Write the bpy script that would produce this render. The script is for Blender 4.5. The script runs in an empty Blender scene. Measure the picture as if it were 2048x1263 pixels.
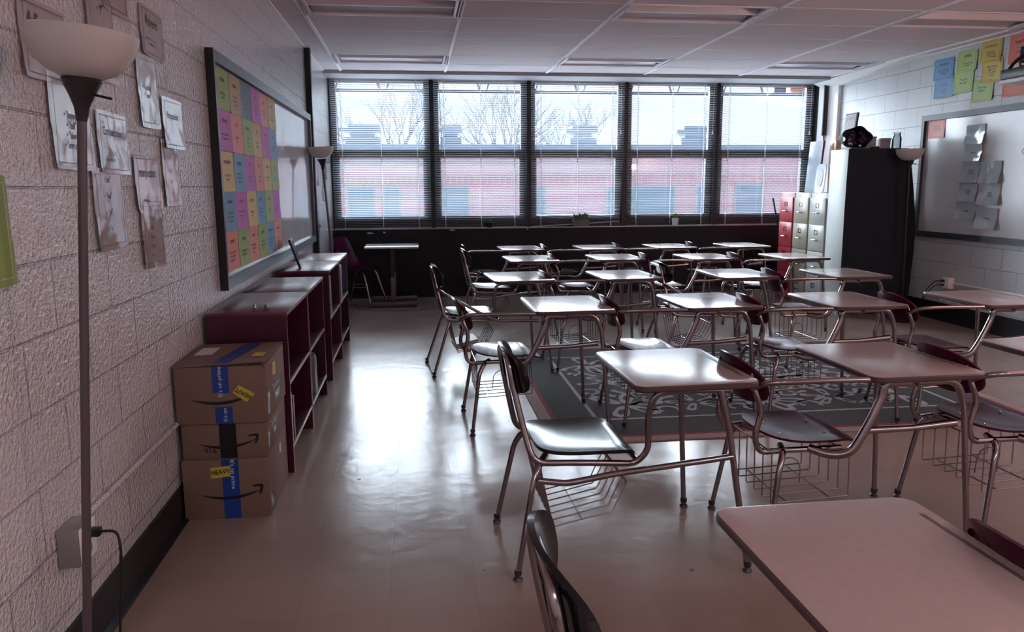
import bpy, bmesh, math, random
from mathutils import Vector, Matrix
random.seed(7)
PI = math.pi
S = bpy.context.scene
COL = S.collection
sin, cos = math.sin, math.cos

# ------------------------------------------------------------ camera
XR, YW, ZC = 6.487, 9.95, 2.764      # right wall, wall under the windows, ceiling
CF, CP, CY, CR = 1538.1, 0.1680, 0.1234, -0.0049
cfw = Vector((sin(CY)*cos(CP), cos(CY)*cos(CP), -sin(CP)))
cr0 = Vector((cos(CY), -sin(CY), 0)); cu0 = cr0.cross(cfw)
crt = cr0*cos(CR)+cu0*sin(CR); cup = cu0*cos(CR)-cr0*sin(CR)
cam = bpy.data.cameras.new('camera'); camo = bpy.data.objects.new('camera', cam); COL.objects.link(camo)
M = Matrix((crt, cup, -cfw)).transposed().to_4x4(); M.translation = Vector((1.0377, 0, 1.4224)); camo.matrix_world = M
cam.sensor_width = 36; cam.sensor_fit = 'HORIZONTAL'; cam.lens = CF*36/2048; cam.clip_start = 0.02; cam.clip_end = 300
S.camera = camo

# ------------------------------------------------------------ view, sky, lights
S.view_settings.view_transform = 'Standard'; S.view_settings.look = 'None'
S.view_settings.gamma = 1; S.view_settings.use_curve_mapping = False; S.view_settings.exposure = 0.6
S.cycles.sample_clamp_indirect = 12
W = bpy.data.worlds.new('sky'); S.world = W; W.use_nodes = True
wn = W.node_tree; wn.nodes.clear()
o_ = wn.nodes.new('ShaderNodeOutputWorld'); b_ = wn.nodes.new('ShaderNodeBackground')
g_ = wn.nodes.new('ShaderNodeTexCoord'); s_ = wn.nodes.new('ShaderNodeSeparateXYZ'); wn.links.new(g_.outputs['Generated'], s_.inputs[0])
def wmr(src, a, b):
    n = wn.nodes.new('ShaderNodeMapRange'); n.interpolation_type = 'SMOOTHSTEP'; n.inputs['From Min'].default_value = a; n.inputs['From Max'].default_value = b; wn.links.new(src, n.inputs[0]); return n.outputs[0]
def wma(op, x, y):
    n = wn.nodes.new('ShaderNodeMath'); n.operation = op
    for i, q in enumerate((x, y)):
        if isinstance(q, (int, float)): n.inputs[i].default_value = q
        else: wn.links.new(q, n.inputs[i])
    return n.outputs[0]
# veiled sun behind the neighbouring building: the sky high on that side (+Y) is the bright part
SKY_LOW, SKY_HIGH, SKY_SUN = .85, 76.0, 40.0
hi = wma('MULTIPLY', wma('MULTIPLY', wmr(s_.outputs['Z'], .10, .50), wmr(s_.outputs['Y'], -.1, .8)), SKY_HIGH)
dp = wn.nodes.new('ShaderNodeVectorMath'); dp.operation = 'DOT_PRODUCT'; dp.inputs[1].default_value = Vector((-.62, .64, .42)).normalized(); wn.links.new(g_.outputs['Generated'], dp.inputs[0])
hi = wma('ADD', hi, wma('MULTIPLY', wmr(dp.outputs['Value'], .80, .99), SKY_SUN))
wn.links.new(wma('ADD', hi, SKY_LOW), b_.inputs['Strength']); b_.inputs['Color'].default_value = (.88, .94, 1, 1)
wn.links.new(b_.outputs[0], o_.inputs[0])

def area(name, loc, rot, sx, sy, power, color, portal=False):
    l = bpy.data.lights.new(name, 'AREA'); l.shape = 'RECTANGLE'; l.size = sx; l.size_y = sy; l.energy = power; l.color = color
    o = bpy.data.objects.new(name, l); o.location = loc; o.rotation_euler = rot; COL.objects.link(o)
    if portal: l.cycles.is_portal = True
    return o
area('window_portal', (3.2, 10.35, 1.82), (-PI/2, 0, 0), 6.3, 1.9, 1, (1, 1, 1), True)
# fill lights added behind the camera, set in unseen ceiling fixtures
FILL_BACK = [(0.8226, -1.08), (3.261, -1.08), (5.6996, -1.08)]
for i, (x, y) in enumerate(FILL_BACK):
    area('ceiling_light_glow', (x, y, 2.72), (0, 0, 0), 1.1, 0.5, 20, (1.0, 0.89, 0.90))
_l = bpy.data.lights.new('lamp_glow', 'POINT'); _l.energy = 120; _l.color = (1.0, 0.56, 0.48); _l.shadow_soft_size = 0.08
_o = bpy.data.objects.new('lamp_glow', _l); _o.location = (6.15, 2.3, 1.80); COL.objects.link(_o)  # unseen lamp added to warm the right side and the near ceiling

# ------------------------------------------------------------ materials
def lin(c):
    return tuple(((v/255)/12.92 if v/255 <= .04045 else ((v/255+.055)/1.055)**2.4) for v in c)
MATS = {}
def mat(name, rgb, rough=.5, metal=0, noise=None, bump=None, emit=None, spec=.5, var=None, coat=0):
    if name in MATS: return MATS[name]
    m = bpy.data.materials.new(name); m.use_nodes = True; n = m.node_tree; p = n.nodes['Principled BSDF']
    c = (*lin(rgb), 1); p.inputs['Base Color'].default_value = c
    p.inputs['Roughness'].default_value = rough; p.inputs['Metallic'].default_value = metal
    p.inputs['Specular IOR Level'].default_value = spec; p.inputs['Coat Weight'].default_value = coat
    p.inputs['Coat Roughness'].default_value = .08
    tc = n.nodes.new('ShaderNodeTexCoord')
    if var:   # (scale, amount): mottled colour
        t = n.nodes.new('ShaderNodeTexNoise'); t.inputs['Scale'].default_value = var[0]; t.inputs['Detail'].default_value = 4
        n.links.new(tc.outputs['Object'], t.inputs['Vector'])
        mx = n.nodes.new('ShaderNodeMix'); mx.data_type = 'RGBA'; mx.blend_type = 'MIX'
        mx.inputs['A'].default_value = tuple(v*(1-var[1]) for v in c[:3])+(1,); mx.inputs['B'].default_value = tuple(min(1, v*(1+var[1])) for v in c[:3])+(1,)
        n.links.new(t.outputs['Fac'], mx.inputs['Factor']); n.links.new(mx.outputs['Result'], p.inputs['Base Color'])
    if bump:  # (scale, distance[, detail])
        t = n.nodes.new('ShaderNodeTexNoise'); t.inputs['Scale'].default_value = bump[0]; t.inputs['Detail'].default_value = bump[2] if len(bump) > 2 else 2
        n.links.new(tc.outputs['Object'], t.inputs['Vector'])
        b = n.nodes.new('ShaderNodeBump'); b.inputs['Distance'].default_value = bump[1]; b.inputs['Strength'].default_value = 1
        n.links.new(t.outputs['Fac'], b.inputs['Height']); n.links.new(b.outputs[0], p.inputs['Normal']); n.links.new(b.outputs[0], p.inputs['Coat Normal'])
    if emit:
        p.inputs['Emission Color'].default_value = c; p.inputs['Emission Strength'].default_value = emit
    MATS[name] = m; return m

def block_wall(name, axis, shift, rgb, rough, grain, gdist, gscale, jd=.004):
    """painted concrete block: courses 0.2032 m, blocks 0.4064 m"""
    m = bpy.data.materials.new(name); m.use_nodes = True; n = m.node_tree; p = n.nodes['Principled BSDF']; L = n.links
    g = n.nodes.new('ShaderNodeNewGeometry'); sp = n.nodes.new('ShaderNodeSeparateXYZ'); L.new(g.outputs['Position'], sp.inputs[0])
    ad = n.nodes.new('ShaderNodeMath'); ad.operation = 'ADD'; ad.inputs[1].default_value = shift
    L.new(sp.outputs[axis], ad.inputs[0]); cb = n.nodes.new('ShaderNodeCombineXYZ'); L.new(ad.outputs[0], cb.inputs[0]); L.new(sp.outputs['Z'], cb.inputs[1])
    br = n.nodes.new('ShaderNodeTexBrick'); br.inputs['Scale'].default_value = 1; br.inputs['Brick Width'].default_value = .4064
    br.inputs['Row Height'].default_value = .2032; br.inputs['Mortar Size'].default_value = .0045; br.inputs['Mortar Smooth'].default_value = .5
    br.offset = .5; br.offset_frequency = 2; br.squash = 1
    c = lin(rgb); br.inputs['Color1'].default_value = (*c, 1); br.inputs['Color2'].default_value = (*[v*.95 for v in c], 1); br.inputs['Mortar'].default_value = (*[v*.72 for v in c], 1)
    L.new(cb.outputs[0], br.inputs['Vector']); L.new(br.outputs['Color'], p.inputs['Base Color'])
    p.inputs['Roughness'].default_value = rough; gloss = rough < .3; p.inputs['Coat Weight'].default_value = 1.0 if gloss else 0; p.inputs['Coat Roughness'].default_value = .05; p.inputs['Specular IOR Level'].default_value = .7 if gloss else .5
    t = n.nodes.new('ShaderNodeTexNoise'); t.inputs['Scale'].default_value = gscale; t.inputs['Detail'].default_value = grain; t.inputs['Roughness'].default_value = .6
    L.new(g.outputs['Position'], t.inputs['Vector'])
    b1 = n.nodes.new('ShaderNodeBump'); b1.inputs['Distance'].default_value = jd; b1.invert = True; L.new(br.outputs['Fac'], b1.inputs['Height'])
    b2 = n.nodes.new('ShaderNodeBump'); b2.inputs['Distance'].default_value = gdist; L.new(t.outputs['Fac'], b2.inputs['Height']); L.new(b1.outputs[0], b2.inputs['Normal'])
    L.new(b2.outputs[0], p.inputs['Normal']); L.new(b2.outputs[0], p.inputs['Coat Normal']); return m

m_wallL = block_wall('painted_block_left', 'Y', -2.34+.4064*20, (226, 223, 227), .10, 2, .009, 66)
m_wallR = block_wall('painted_block_right', 'Y', -9.0167+.4064*40, (198, 201, 202), .38, 2, .004, 80)
m_wallB = block_wall('painted_block_rear', 'X', 0, (222, 216, 216), .5, 2, .001, 110)
m_base = mat('black_base_paint', (18, 19, 24), .35)
m_blackwall = mat('black_wall_paint', (13, 13, 18), .5, bump=(60, .001), spec=.3)
m_chip = mat('bare_plaster', (170, 168, 165), .8)
m_white = mat('white_trim', (232, 232, 230), .45)
m_alu = mat('dark_window_metal', (30, 31, 36), .4, .3)
m_alu2 = mat('window_sill_metal', (150, 155, 165), .3, .6)
m_slat = mat('blind_slat', (166, 170, 176), .5)
_n = m_slat.node_tree; _t = _n.nodes.new('ShaderNodeBsdfTranslucent'); _t.inputs[0].default_value = (.85, .88, .9, 1); _x = _n.nodes.new('ShaderNodeMixShader'); _x.inputs[0].default_value = .015
_n.links.new(_n.nodes['Principled BSDF'].outputs[0], _x.inputs[1]); _n.links.new(_t.outputs[0], _x.inputs[2]); _n.links.new(_x.outputs[0], _n.nodes['Material Output'].inputs[0])
m_cord = mat('blind_cord', (225, 225, 225), .7)
m_chrome = mat('chrome_tube', (158, 148, 152), .17, 1.0)
m_wire = mat('steel_wire', (150, 146, 152), .25, 1.0)
m_glide = mat('nylon_glide', (70, 66, 70), .3, .6)
m_maroon = mat('maroon_plastic', (70, 20, 44), .16, spec=.15)
m_blackp = mat('black_plastic', (16, 18, 24), .16)
m_dtop = mat('desktop_laminate', (168, 148, 146), .17, var=(60, .08), bump=(12, .0004, 1))
m_dedge = mat('desktop_edge', (84, 62, 64), .3)
m_groove = mat('desktop_groove', (96, 80, 80), .35)
m_lampw = mat('frosted_lamp_glass', (198, 194, 194), .35)
m_lampb = mat('lamp_black_plastic', (38, 32, 38), .4)
m_lampp = mat('lamp_pole_paint', (92, 82, 90), .35, .2)
m_frame = mat('board_frame_metal', (88, 92, 104), .4, .5, bump=(40, .0006))
m_frameR = mat('board_frame_dark', (66, 66, 70), .45, .3)
m_frameb = mat('board_frame_side', (14, 14, 18), .5)
m_wbR = mat('whiteboard_face_matte', (206, 206, 208), .22, spec=.35)
m_wb = mat('whiteboard_face', (200, 200, 204), .07, bump=(2.2, .006, 0))
m_shelf = mat('maroon_laminate', (62, 16, 40), .3, var=(7, .12))
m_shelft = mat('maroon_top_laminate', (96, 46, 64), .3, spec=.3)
m_sedge = mat('worn_edge_band', (158, 126, 118), .4)
m_card = mat('cardboard', (118, 94, 84), .75, var=(18, .07), bump=(30, .001))
m_gapshade = mat('cardboard_lining', (60, 44, 38), .85)
m_ink = mat('black_ink', (16, 15, 18), .5)
m_inkp = mat('poster_ink', (26, 22, 26), .4)
m_inkw = mat('white_print', (215, 220, 230), .5)
m_tapeb = mat('blue_tape', (24, 62, 140), .3)
m_tapek = mat('black_tape', (16, 16, 18), .35)
m_ysticker = mat('yellow_sticker', (190, 170, 60), .5)
m_rug = mat('rug_charcoal', (60, 58, 60), .95, var=(40, .25), bump=(300, .002))
m_rugl = mat('rug_light_pattern', (166, 158, 162), .95, var=(90, .2))
m_rugb = mat('rug_beige_edge', (150, 134, 128), .95, var=(50, .15))
m_rugm = mat('rug_burgundy_line', (128, 42, 70), .95)
m_paper = mat('white_paper', (214, 212, 214), .6)
m_glassj = mat('jar_glass', (190, 200, 200), .08)
m_outlet = mat('grey_outlet_metal', (150, 146, 148), .35, .5)
m_blackr = mat('black_rubber', (14, 14, 16), .4)
m_fabric = mat('charcoal_fabric', (34, 42, 52), .95, var=(30, .3), bump=(160, .002))
m_ctile = mat('ceiling_tile', (222, 212, 216), .9, var=(140, .06), bump=(260, .0006))
m_tbar = mat('ceiling_bar', (250, 248, 250), .5)
m_fixw = mat('fixture_white', (226, 222, 228), .35)
m_fixlens = mat('fixture_lens', (186, 180, 190), .3)
m_fixfill = mat('fixture_lens_lit', (255, 230, 225), .5, emit=1.2)  # glowing lens of the added rear fill fixtures

def floor_mat():
    m = bpy.data.materials.new('waxed_floor_tile'); m.use_nodes = True; n = m.node_tree; p = n.nodes['Principled BSDF']; L = n.links
    g = n.nodes.new('ShaderNodeNewGeometry')
    br = n.nodes.new('ShaderNodeTexBrick'); br.offset = 0; br.inputs['Scale'].default_value = 1; br.inputs['Brick Width'].default_value = .3048; br.inputs['Row Height'].default_value = .3048
    br.inputs['Mortar Size'].default_value = .0012; br.inputs['Mortar Smooth'].default_value = .3
    c = lin((162, 143, 133)); br.inputs['Color1'].default_value = (*c, 1); br.inputs['Color2'].default_value = (*[v*.93 for v in c], 1); br.inputs['Mortar'].default_value = (*[v*.84 for v in c], 1)
    L.new(g.outputs['Position'], br.inputs['Vector'])
    t = n.nodes.new('ShaderNodeTexNoise'); t.inputs['Scale'].default_value = 1.6; t.inputs['Detail'].default_value = 6; L.new(g.outputs['Position'], t.inputs['Vector'])
    mx = n.nodes.new('ShaderNodeMix'); mx.data_type = 'RGBA'; mx.blend_type = 'MULTIPLY'; mx.inputs['Factor'].default_value = .35
    L.new(br.outputs['Color'], mx.inputs['A']); L.new(t.outputs['Fac'], mx.inputs['B']); L.new(mx.outputs['Result'], p.inputs['Base Color'])
    mr = n.nodes.new('ShaderNodeMapRange'); mr.inputs['To Min'].default_value = .10; mr.inputs['To Max'].default_value = .30; L.new(t.outputs['Fac'], mr.inputs[0]); L.new(mr.outputs[0], p.inputs['Roughness'])
    t2 = n.nodes.new('ShaderNodeTexNoise'); t2.inputs['Scale'].default_value = 9; t2.inputs['Detail'].default_value = 3; L.new(g.outputs['Position'], t2.inputs['Vector'])
    b1 = n.nodes.new('ShaderNodeBump'); b1.inputs['Distance'].default_value = .0018; L.new(t2.outputs['Fac'], b1.inputs['Height'])
    b2 = n.nodes.new('ShaderNodeBump'); b2.invert = True; b2.inputs['Distance'].default_value = .0002; L.new(br.outputs['Fac'], b2.inputs['Height']); L.new(b1.outputs[0], b2.inputs['Normal'])
    L.new(b2.outputs[0], p.inputs['Normal']); p.inputs['Specular IOR Level'].default_value = .16
    return m
m_floor = floor_mat()

def pane_mat(name, tint, gl=.12):
    m = bpy.data.materials.new(name); m.use_nodes = True; n = m.node_tree; n.nodes.clear(); L = n.links
    o = n.nodes.new('ShaderNodeOutputMaterial'); mx = n.nodes.new('ShaderNodeMixShader'); t = n.nodes.new('ShaderNodeBsdfTransparent'); t.inputs[0].default_value = (*tint, 1)
    g = n.nodes.new('ShaderNodeBsdfGlossy'); g.inputs['Roughness'].default_value = .03; f = n.nodes.new('ShaderNodeFresnel'); f.inputs[0].default_value = 1.45
    L.new(f.outputs[0], mx.inputs[0]); L.new(t.outputs[0], mx.inputs[1]); L.new(g.outputs[0], mx.inputs[2]); L.new(mx.outputs[0], o.inputs[0]); return m
m_pane = pane_mat('window_pane_glass', (.93, .97, 1))
m_jar = pane_mat('clear_jar_glass', (.80, .84, .84))

def lam(name, rgb):
    return mat(name, rgb, .10, bump=(9, .004, 1), coat=1)
m_lamw = lam('laminated_white_paper', (186, 176, 180))
CC = {'green': (152, 176, 104), 'gold': (196, 172, 108), 'blue': (104, 152, 184), 'magenta': (190, 92, 184), 'salmon': (214, 140, 128), 'yellow': (206, 184, 112), 'slate': (96, 122, 140), 'tan': (178, 152, 112), 'olive': (140, 152, 96)}
def cmat(k): return mat('card_'+k, CC[k], .5, bump=(7, .002, 1), spec=.2)

# ------------------------------------------------------------ mesh helpers
class MB:
    def __init__(s): s.v = []; s.f = []; s.m = []
    def add(s, vs, fs, mi=0):
        b = len(s.v); s.v += [tuple(v) for v in vs]; s.f += [tuple(b+i for i in f) for f in fs]; s.m += [mi]*len(fs)
    def box(s, x0, x1, y0, y1, z0, z1, mi=0):
        v = [(x, y, z) for z in (z0, z1) for y in (y0, y1) for x in (x0, x1)]
        s.add(v, [(0, 2, 3, 1), (4, 5, 7, 6), (0, 1, 5, 4), (2, 6, 7, 3), (0, 4, 6, 2), (1, 3, 7, 5)], mi); return s
    def quad(s, a, b, c, d, mi=0): s.add([a, b, c, d], [(0, 1, 2, 3)], mi); return s
    def tube(s, pts, r, n=8, mi=0, cap=True, flat=None):
        P = [Vector(p) for p in pts]; R = r if isinstance(r, (list, tuple)) else [r]*len(P)
        if len(R) != len(P): R = [R[0]+(R[-1]-R[0])*i/(len(P)-1) for i in range(len(P))]
        T = [(P[min(i+1, len(P)-1)]-P[max(i-1, 0)]).normalized() for i in range(len(P))]
        a = Vector((0, 0, 1)) if abs(T[0].z) < .9 else Vector((1, 0, 0)); u = T[0].cross(a).normalized(); vs = []
        for i, p in enumerate(P):
            u = (u-T[i]*u.dot(T[i])).normalized(); w = T[i].cross(u)
            for k in range(n):
                t = 2*PI*k/n; vs.append(p+(u*cos(t)+w*sin(t))*R[i])
        fs = [(i*n+k, i*n+(k+1) % n, (i+1)*n+(k+1) % n, (i+1)*n+k) for i in range(len(P)-1) for k in range(n)]
        if cap: fs += [tuple(range(n-1, -1, -1)), tuple((len(P)-1)*n+k for k in range(n))]
        s.add(vs, fs, mi); return s
    def lathe(s, prof, c=(0, 0, 0), n=24, mi=0, ax=None):
        vs = []
        for r, z in prof:
            for k in range(n):
                t = 2*PI*k/n; vs.append((c[0]+r*cos(t), c[1]+r*sin(t), c[2]+z))
        fs = [(i*n+k, i*n+(k+1) % n, (i+1)*n+(k+1) % n, (i+1)*n+k) for i in range(len(prof)-1) for k in range(n)]
        if prof[0][0] > 1e-5: fs.append(tuple(range(n-1, -1, -1)))
        if prof[-1][0] > 1e-5: fs.append(tuple((len(prof)-1)*n+k for k in range(n)))
        s.add(vs, fs, mi); return s
    def prism(s, pts, off, mi=0):
        P = [Vector(p) for p in pts]; o = Vector(off); n = len(P)
        s.add(P+[p+o for p in P], [tuple(range(n-1, -1, -1)), tuple(range(n, 2*n))]+[(i, (i+1) % n, n+(i+1) % n, n+i) for i in range(n)], mi); return s
    def shell(s, fn, off, nu=12, nv=12, sq=4.0, mi=0):
        """closed thin shell: fn(u,v)->point for u,v in [-1,1] squeezed to a superellipse outline"""
        top = []
        for i in range(nu+1):
            for j in range(nv+1):
                u = -1+2*i/nu; v = -1+2*j/nv; m = max(abs(u), abs(v))
                if m > 0:
                    k = m/((abs(u)**sq+abs(v)**sq)**(1/sq)); u *= k; v *= k
                top.append(Vector(fn(u, v)))
        o = Vector(off); N = len(top); vs = top+[p+o for p in top]; fs = []
        w = nv+1
        for i in range(nu):
            for j in range(nv):
                a = i*w+j; fs.append((a, a+w, a+w+1, a+1)); fs.append((N+a, N+a+1, N+a+w+1, N+a+w))
        ring = [j for j in range(nv)]+[i*w+nv for i in range(nu)]+[nu*w+j for j in range(nv, 0, -1)]+[i*w for i in range(nu, 0, -1)]
        for k in range(len(ring)):
            a, b = ring[k], ring[(k+1) % len(ring)]; fs.append((a, b, N+b, N+a))
        s.add(vs, fs, mi); return s
    def build(s, name, mats, parent=None, smooth=True, bevel=0, loc=None):
        me = bpy.data.meshes.new(name); me.from_pydata(s.v, [], s.f); me.update()
        if not isinstance(mats, (list, tuple)): mats = [mats]
        for m in mats: me.materials.append(m)
        for p, i in zip(me.polygons, s.m): p.material_index = i
        bm = bmesh.new(); bm.from_mesh(me); bmesh.ops.recalc_face_normals(bm, faces=bm.faces)
        if bevel: bmesh.ops.bevel(bm, geom=list(bm.edges), offset=bevel, segments=2, affect='EDGES', profile=.5)
        bm.to_mesh(me); bm.free()
        if smooth:
            try: me.shade_smooth(); me.set_sharp_from_angle(angle=math.radians(38))
            except Exception: pass
        o = bpy.data.objects.new(name, me); COL.objects.link(o)
        if parent is not None: o.parent = parent
        if loc: o.location = loc
        return o
def box(name, x0, x1, y0, y1, z0, z1, m, parent=None, bevel=0): return MB().box(x0, x1, y0, y1, z0, z1).build(name, m, parent, smooth=bevel > 0, bevel=bevel)
def rnd(pts, r=.03, n=5):
    """polyline with rounded corners; r scalar or list per point"""
    P = [Vector(p) for p in pts]; out = [P[0]]
    for i in range(1, len(P)-1):
        a, b, c = P[i-1], P[i], P[i+1]; d = min(r, (a-b).length*.48, (c-b).length*.48)
        p0 = b+(a-b).normalized()*d; p2 = b+(c-b).normalized()*d
        for k in range(n+1):
            t = k/n; out.append(p0*(1-t)**2+b*2*t*(1-t)+p2*t*t)
    out.append(P[-1]); return out
def thing(name, label, cat, loc=(0, 0, 0), rz=0, group=None):
    o = bpy.data.objects.new(name, None); o.empty_display_size = .1; COL.objects.link(o); o.location = loc; o.rotation_euler = (0, 0, rz)
    o['label'] = label; o['category'] = cat
    if group: o['group'] = group
    return o
def tag(o, label, cat, group=None, kind=None):
    o['label'] = label; o['category'] = cat
    if group: o['group'] = group
    if kind: o['kind'] = kind
    return o
def struct(o): o['kind'] = 'structure'; return o
def dup(root, loc, rz=0, label=None, group=None):
    def rec(o, par):
        c = o.copy(); COL.objects.link(c); c.parent = par
        for ch in list(kids.get(o.name, [])): rec(ch, c)
        return c
    kids = {}
    for o in COL.objects:
        if o.parent is not None: kids.setdefault(o.parent.name, []).append(o)
    r = rec(root, None); r.location = loc; r.rotation_euler = (0, 0, rz)
    if label: r['label'] = label
    if group: r['group'] = group
    return r
# writing: a FONT curve turned into one mesh in the plane (origin, right, up)
def text(s, size, org, right, up, m, parent, name='printed_text', align='CENTER', lift=.0006, extr=0, sx=1.0, rot=0, spacing=1.0, bold=0):
    cu = bpy.data.curves.new('t', 'FONT'); cu.body = s; cu.size = size; cu.align_x = align; cu.align_y = 'CENTER'; cu.resolution_u = 2; cu.space_line = spacing; cu.offset = bold
    t = bpy.data.objects.new('t', cu); COL.objects.link(t); bpy.context.view_layer.update()
    me = bpy.data.meshes.new_from_object(t.evaluated_get(bpy.context.evaluated_depsgraph_get())); bpy.data.objects.remove(t); bpy.data.curves.remove(cu)
    R = Vector(right); U = Vector(up); N = R.cross(U).normalized(); O = Vector(org)
    for v in me.vertices:
        x, y = v.co.x*sx, v.co.y; x, y = x*cos(rot)-y*sin(rot), x*sin(rot)+y*cos(rot)
        v.co = O+R*x+U*y+N*lift
    me.materials.clear(); me.materials.append(m); me.name = name
    o = bpy.data.objects.new(name, me); COL.objects.link(o)
    if parent is not None: o.parent = parent
    return o

# ------------------------------------------------------------ room shell
YB = -3.0
struct(box('floor', -.15, XR+.15, YB-.15, 10.2, -.1, 0, m_floor))
struct(box('wall_left', -.15, 0, YB-.15, 10.2, -.1, 3.05, m_wallL))
struct(box('wall_right', XR, XR+.15, YB-.15, 10.2, -.1, 3.05, m_wallR))
struct(box('wall_rear', 0, XR, YB-.15, YB, 0, 3.05, m_wallB))
wb = MB(); wb.box(0, XR, YW, 10.2, 0, .875); wb.box(0, XR, YW, 10.2, 2.752, 3.05); wb.box(6.385, XR, YW, 10.2, .875, 2.752)
o = struct(wb.build('wall_back', m_blackwall, smooth=False))
for (x0, x1, z) in ((.39, .53, .835), (1.46, 1.55, .862), (2.46, 2.50, .868), (.62, .66, .84)):
    c = MB(); k = 14; rr = [random.uniform(.45, 1) for _ in range(k)]
    c.prism([((x0+x1)/2+(x1-x0)/2*rr[i]*cos(2*PI*i/k), YW-.0012, z+.016*rr[(i*3) % k]*sin(2*PI*i/k)) for i in range(k)], (0, .001, 0))
    c.build('paint_chip', m_chip, o, smooth=False)
struct(box('baseboard_left', .0, .012, YB, 8.0, 0, .155, m_base))
struct(box('baseboard_right', XR-.012, XR, YB, 9.6, 0, .19, m_base))
b = MB(); b.prism([(.012, YB, 0), (.032, YB, 0), (.028, YB, .008), (.012, YB, .02)], (0, 10.9, 0)); struct(b.build('trim_1', m_base, smooth=False))
fl_ = bpy.data.objects['floor']
for (x, y, r) in ((.73, 3.67, .012), (2.03, 2.58, .013), (1.26, 2.68, .007), (1.62, 2.0, .006), (.9, 2.9, .005)):
    MB().prism([(x+r*random.uniform(.6, 1)*cos(2*PI*k/9), y+r*random.uniform(.6, 1)*sin(2*PI*k/9), .0001) for k in range(9)], (0, 0, .0006)).build('floor_chip', m_blackr, fl_, smooth=False)
# ceiling tiles (cells left open where a fixture sits)
gx = [0]+[.2134+1.2192*i for i in range(6)]+[XR]
gy = [YB]+[6.5382+.6096*j for j in range(-15, 5)]+[9.53]
FIX = [(c, 5.9286) for c in (0, 2, 4)]+[(c, 8.3670) for c in (0, 2, 4)]
FIXALL = FIX+[(0, -1.3866), (2, -1.3866), (4, -1.3866)]
ce = MB()
for i in range(len(gx)-1):
    for j in range(len(gy)-1):
        if any(abs(gx[i]-(.2134+1.2192*c)) < .02 and abs(gy[j]-y) < .02 for c, y in FIXALL): continue
        ce.box(gx[i], gx[i+1], gy[j], gy[j+1], ZC, ZC+.02)
struct(ce.build('ceiling', m_ctile, smooth=False))
tb = MB()
for x in gx[1:-1]: tb.box(x-.014, x+.014, YB, 9.53, ZC-.012, ZC+.001)
struct(tb.build('trim_2', m_tbar, smooth=False))
tb = MB()
for y in gy[1:-1]: tb.box(0, XR, y-.005, y+.005, ZC-.003, ZC+.001)
tb.box(0, .02, YB, 9.53, ZC-.012, ZC); tb.box(XR-.02, XR, YB, 9.53, ZC-.012, ZC)
struct(tb.build('trim_3', m_tbar, smooth=False))
struct(box('trim_4', 0, XR, 9.53, YW+.02, 2.725, 2.79, mat('grey_plaster_fascia', (150, 148, 150), .6)))      # plaster fascia over the blinds, its shade put into the grey colour
w = MB(); w.prism([(6.30, 7.85, ZC), (XR, 7.85, ZC), (XR, 9.6, 2.66), (XR, 9.95, 2.64), (6.30, 9.95, 2.72)], (0, 0, .012))
w.prism([(XR-.02, 7.9, ZC), (XR-.02, 9.95, ZC), (XR-.02, 9.95, 2.64), (XR-.02, 9.55, 2.66)], (.02, 0, 0)); struct(w.build('trim_5', m_white, smooth=False))
struct(box('trim_6', XR-.045, XR, 9.57, 9.66, 0, 2.665, m_white, bevel=.004))
w = MB(); w.prism([(6.385, 9.955, .875), (XR, 9.955, .875), (XR, 9.655, .875), (6.445, 9.655, .875)], (0, 0, 1.85)); struct(w.build('trim_7', m_white, smooth=False))
# black steel post on the left wall
struct(box('trim_8', 0, .056, 8.0, 8.085, 0, ZC-.012, m_base, bevel=.003))
# fixtures
def fixture(lit=False):
    t = thing('ceiling_light', 'x', 'ceiling light')
    w, d = 1.2192, .6096
    h = MB(); z0, z1 = ZC+.001, ZC+.10
    h.box(-.0, .004, 0, d, z0, z1); h.box(w-.004, w, 0, d, z0, z1); h.box(0, w, 0, .004, z0, z1); h.box(0, w, d-.004, d, z0, z1); h.box(0, w, 0, d, z1, z1+.004)
    h.build('housing', m_fixw, t, smooth=False)
    l = MB(); ml = m_fixfill if lit else m_fixlens
    for y0, y1 in ((.03, d/2-.025), (d/2+.025, d-.03)):
        l.add([(.06, y0, ZC+.012), (w-.06, y0, ZC+.012), (w-.06, y1, ZC+.055), (.06, y1, ZC+.055)] if y0 < d/2-.1 else [(.06, y0, ZC+.055), (w-.06, y0, ZC+.055), (w-.06, y1, ZC+.012), (.06, y1, ZC+.012)], [(0, 1, 2, 3)])
    l.build('reflector', ml, t, smooth=False)
    f = MB(); f.box(0, w, 0, .03, ZC-.004, ZC+.014); f.box(0, w, d-.03, d, ZC-.004, ZC+.014); f.box(.0, .022, 0, d, ZC-.012, ZC+.012); f.box(w-.022, w, 0, d, ZC-.012, ZC+.012)
    f.box(.034, .056, .012, d-.012, ZC-.008, ZC+.012); f.box(w-.056, w-.034, .012, d-.012, ZC-.008, ZC+.012); f.build('rim', m_fixw, t, smooth=False)
    f = MB(); f.prism([(.05, d/2-.028, ZC+.055), (.05, d/2+.028, ZC+.055), (.05, d/2+.016, ZC+.006), (.05, d/2-.016, ZC+.006)], (w-.1, 0, 0)); f.build('lamp_cover', m_fixw, t, smooth=False)
    return t
fx = fixture()
flab = ['unlit recessed ceiling light nearest the colour-card whiteboard, cut off by top edge', 'unlit recessed ceiling light in the middle of the nearer ceiling row', 'unlit recessed ceiling light of the nearer row above the right wall posters',
        'unlit recessed ceiling light above the leftmost window blind', 'unlit recessed ceiling light above the middle window blind', 'unlit recessed ceiling light above the rightmost window blind']
for i, (c, y) in enumerate(FIX):
    t = fx if i == 0 else dup(fx, (0, 0, 0)); t.location = (.2134+1.2192*c, y, 0); t['label'] = flab[i]; t['group'] = 'recessed ceiling lights'
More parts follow.
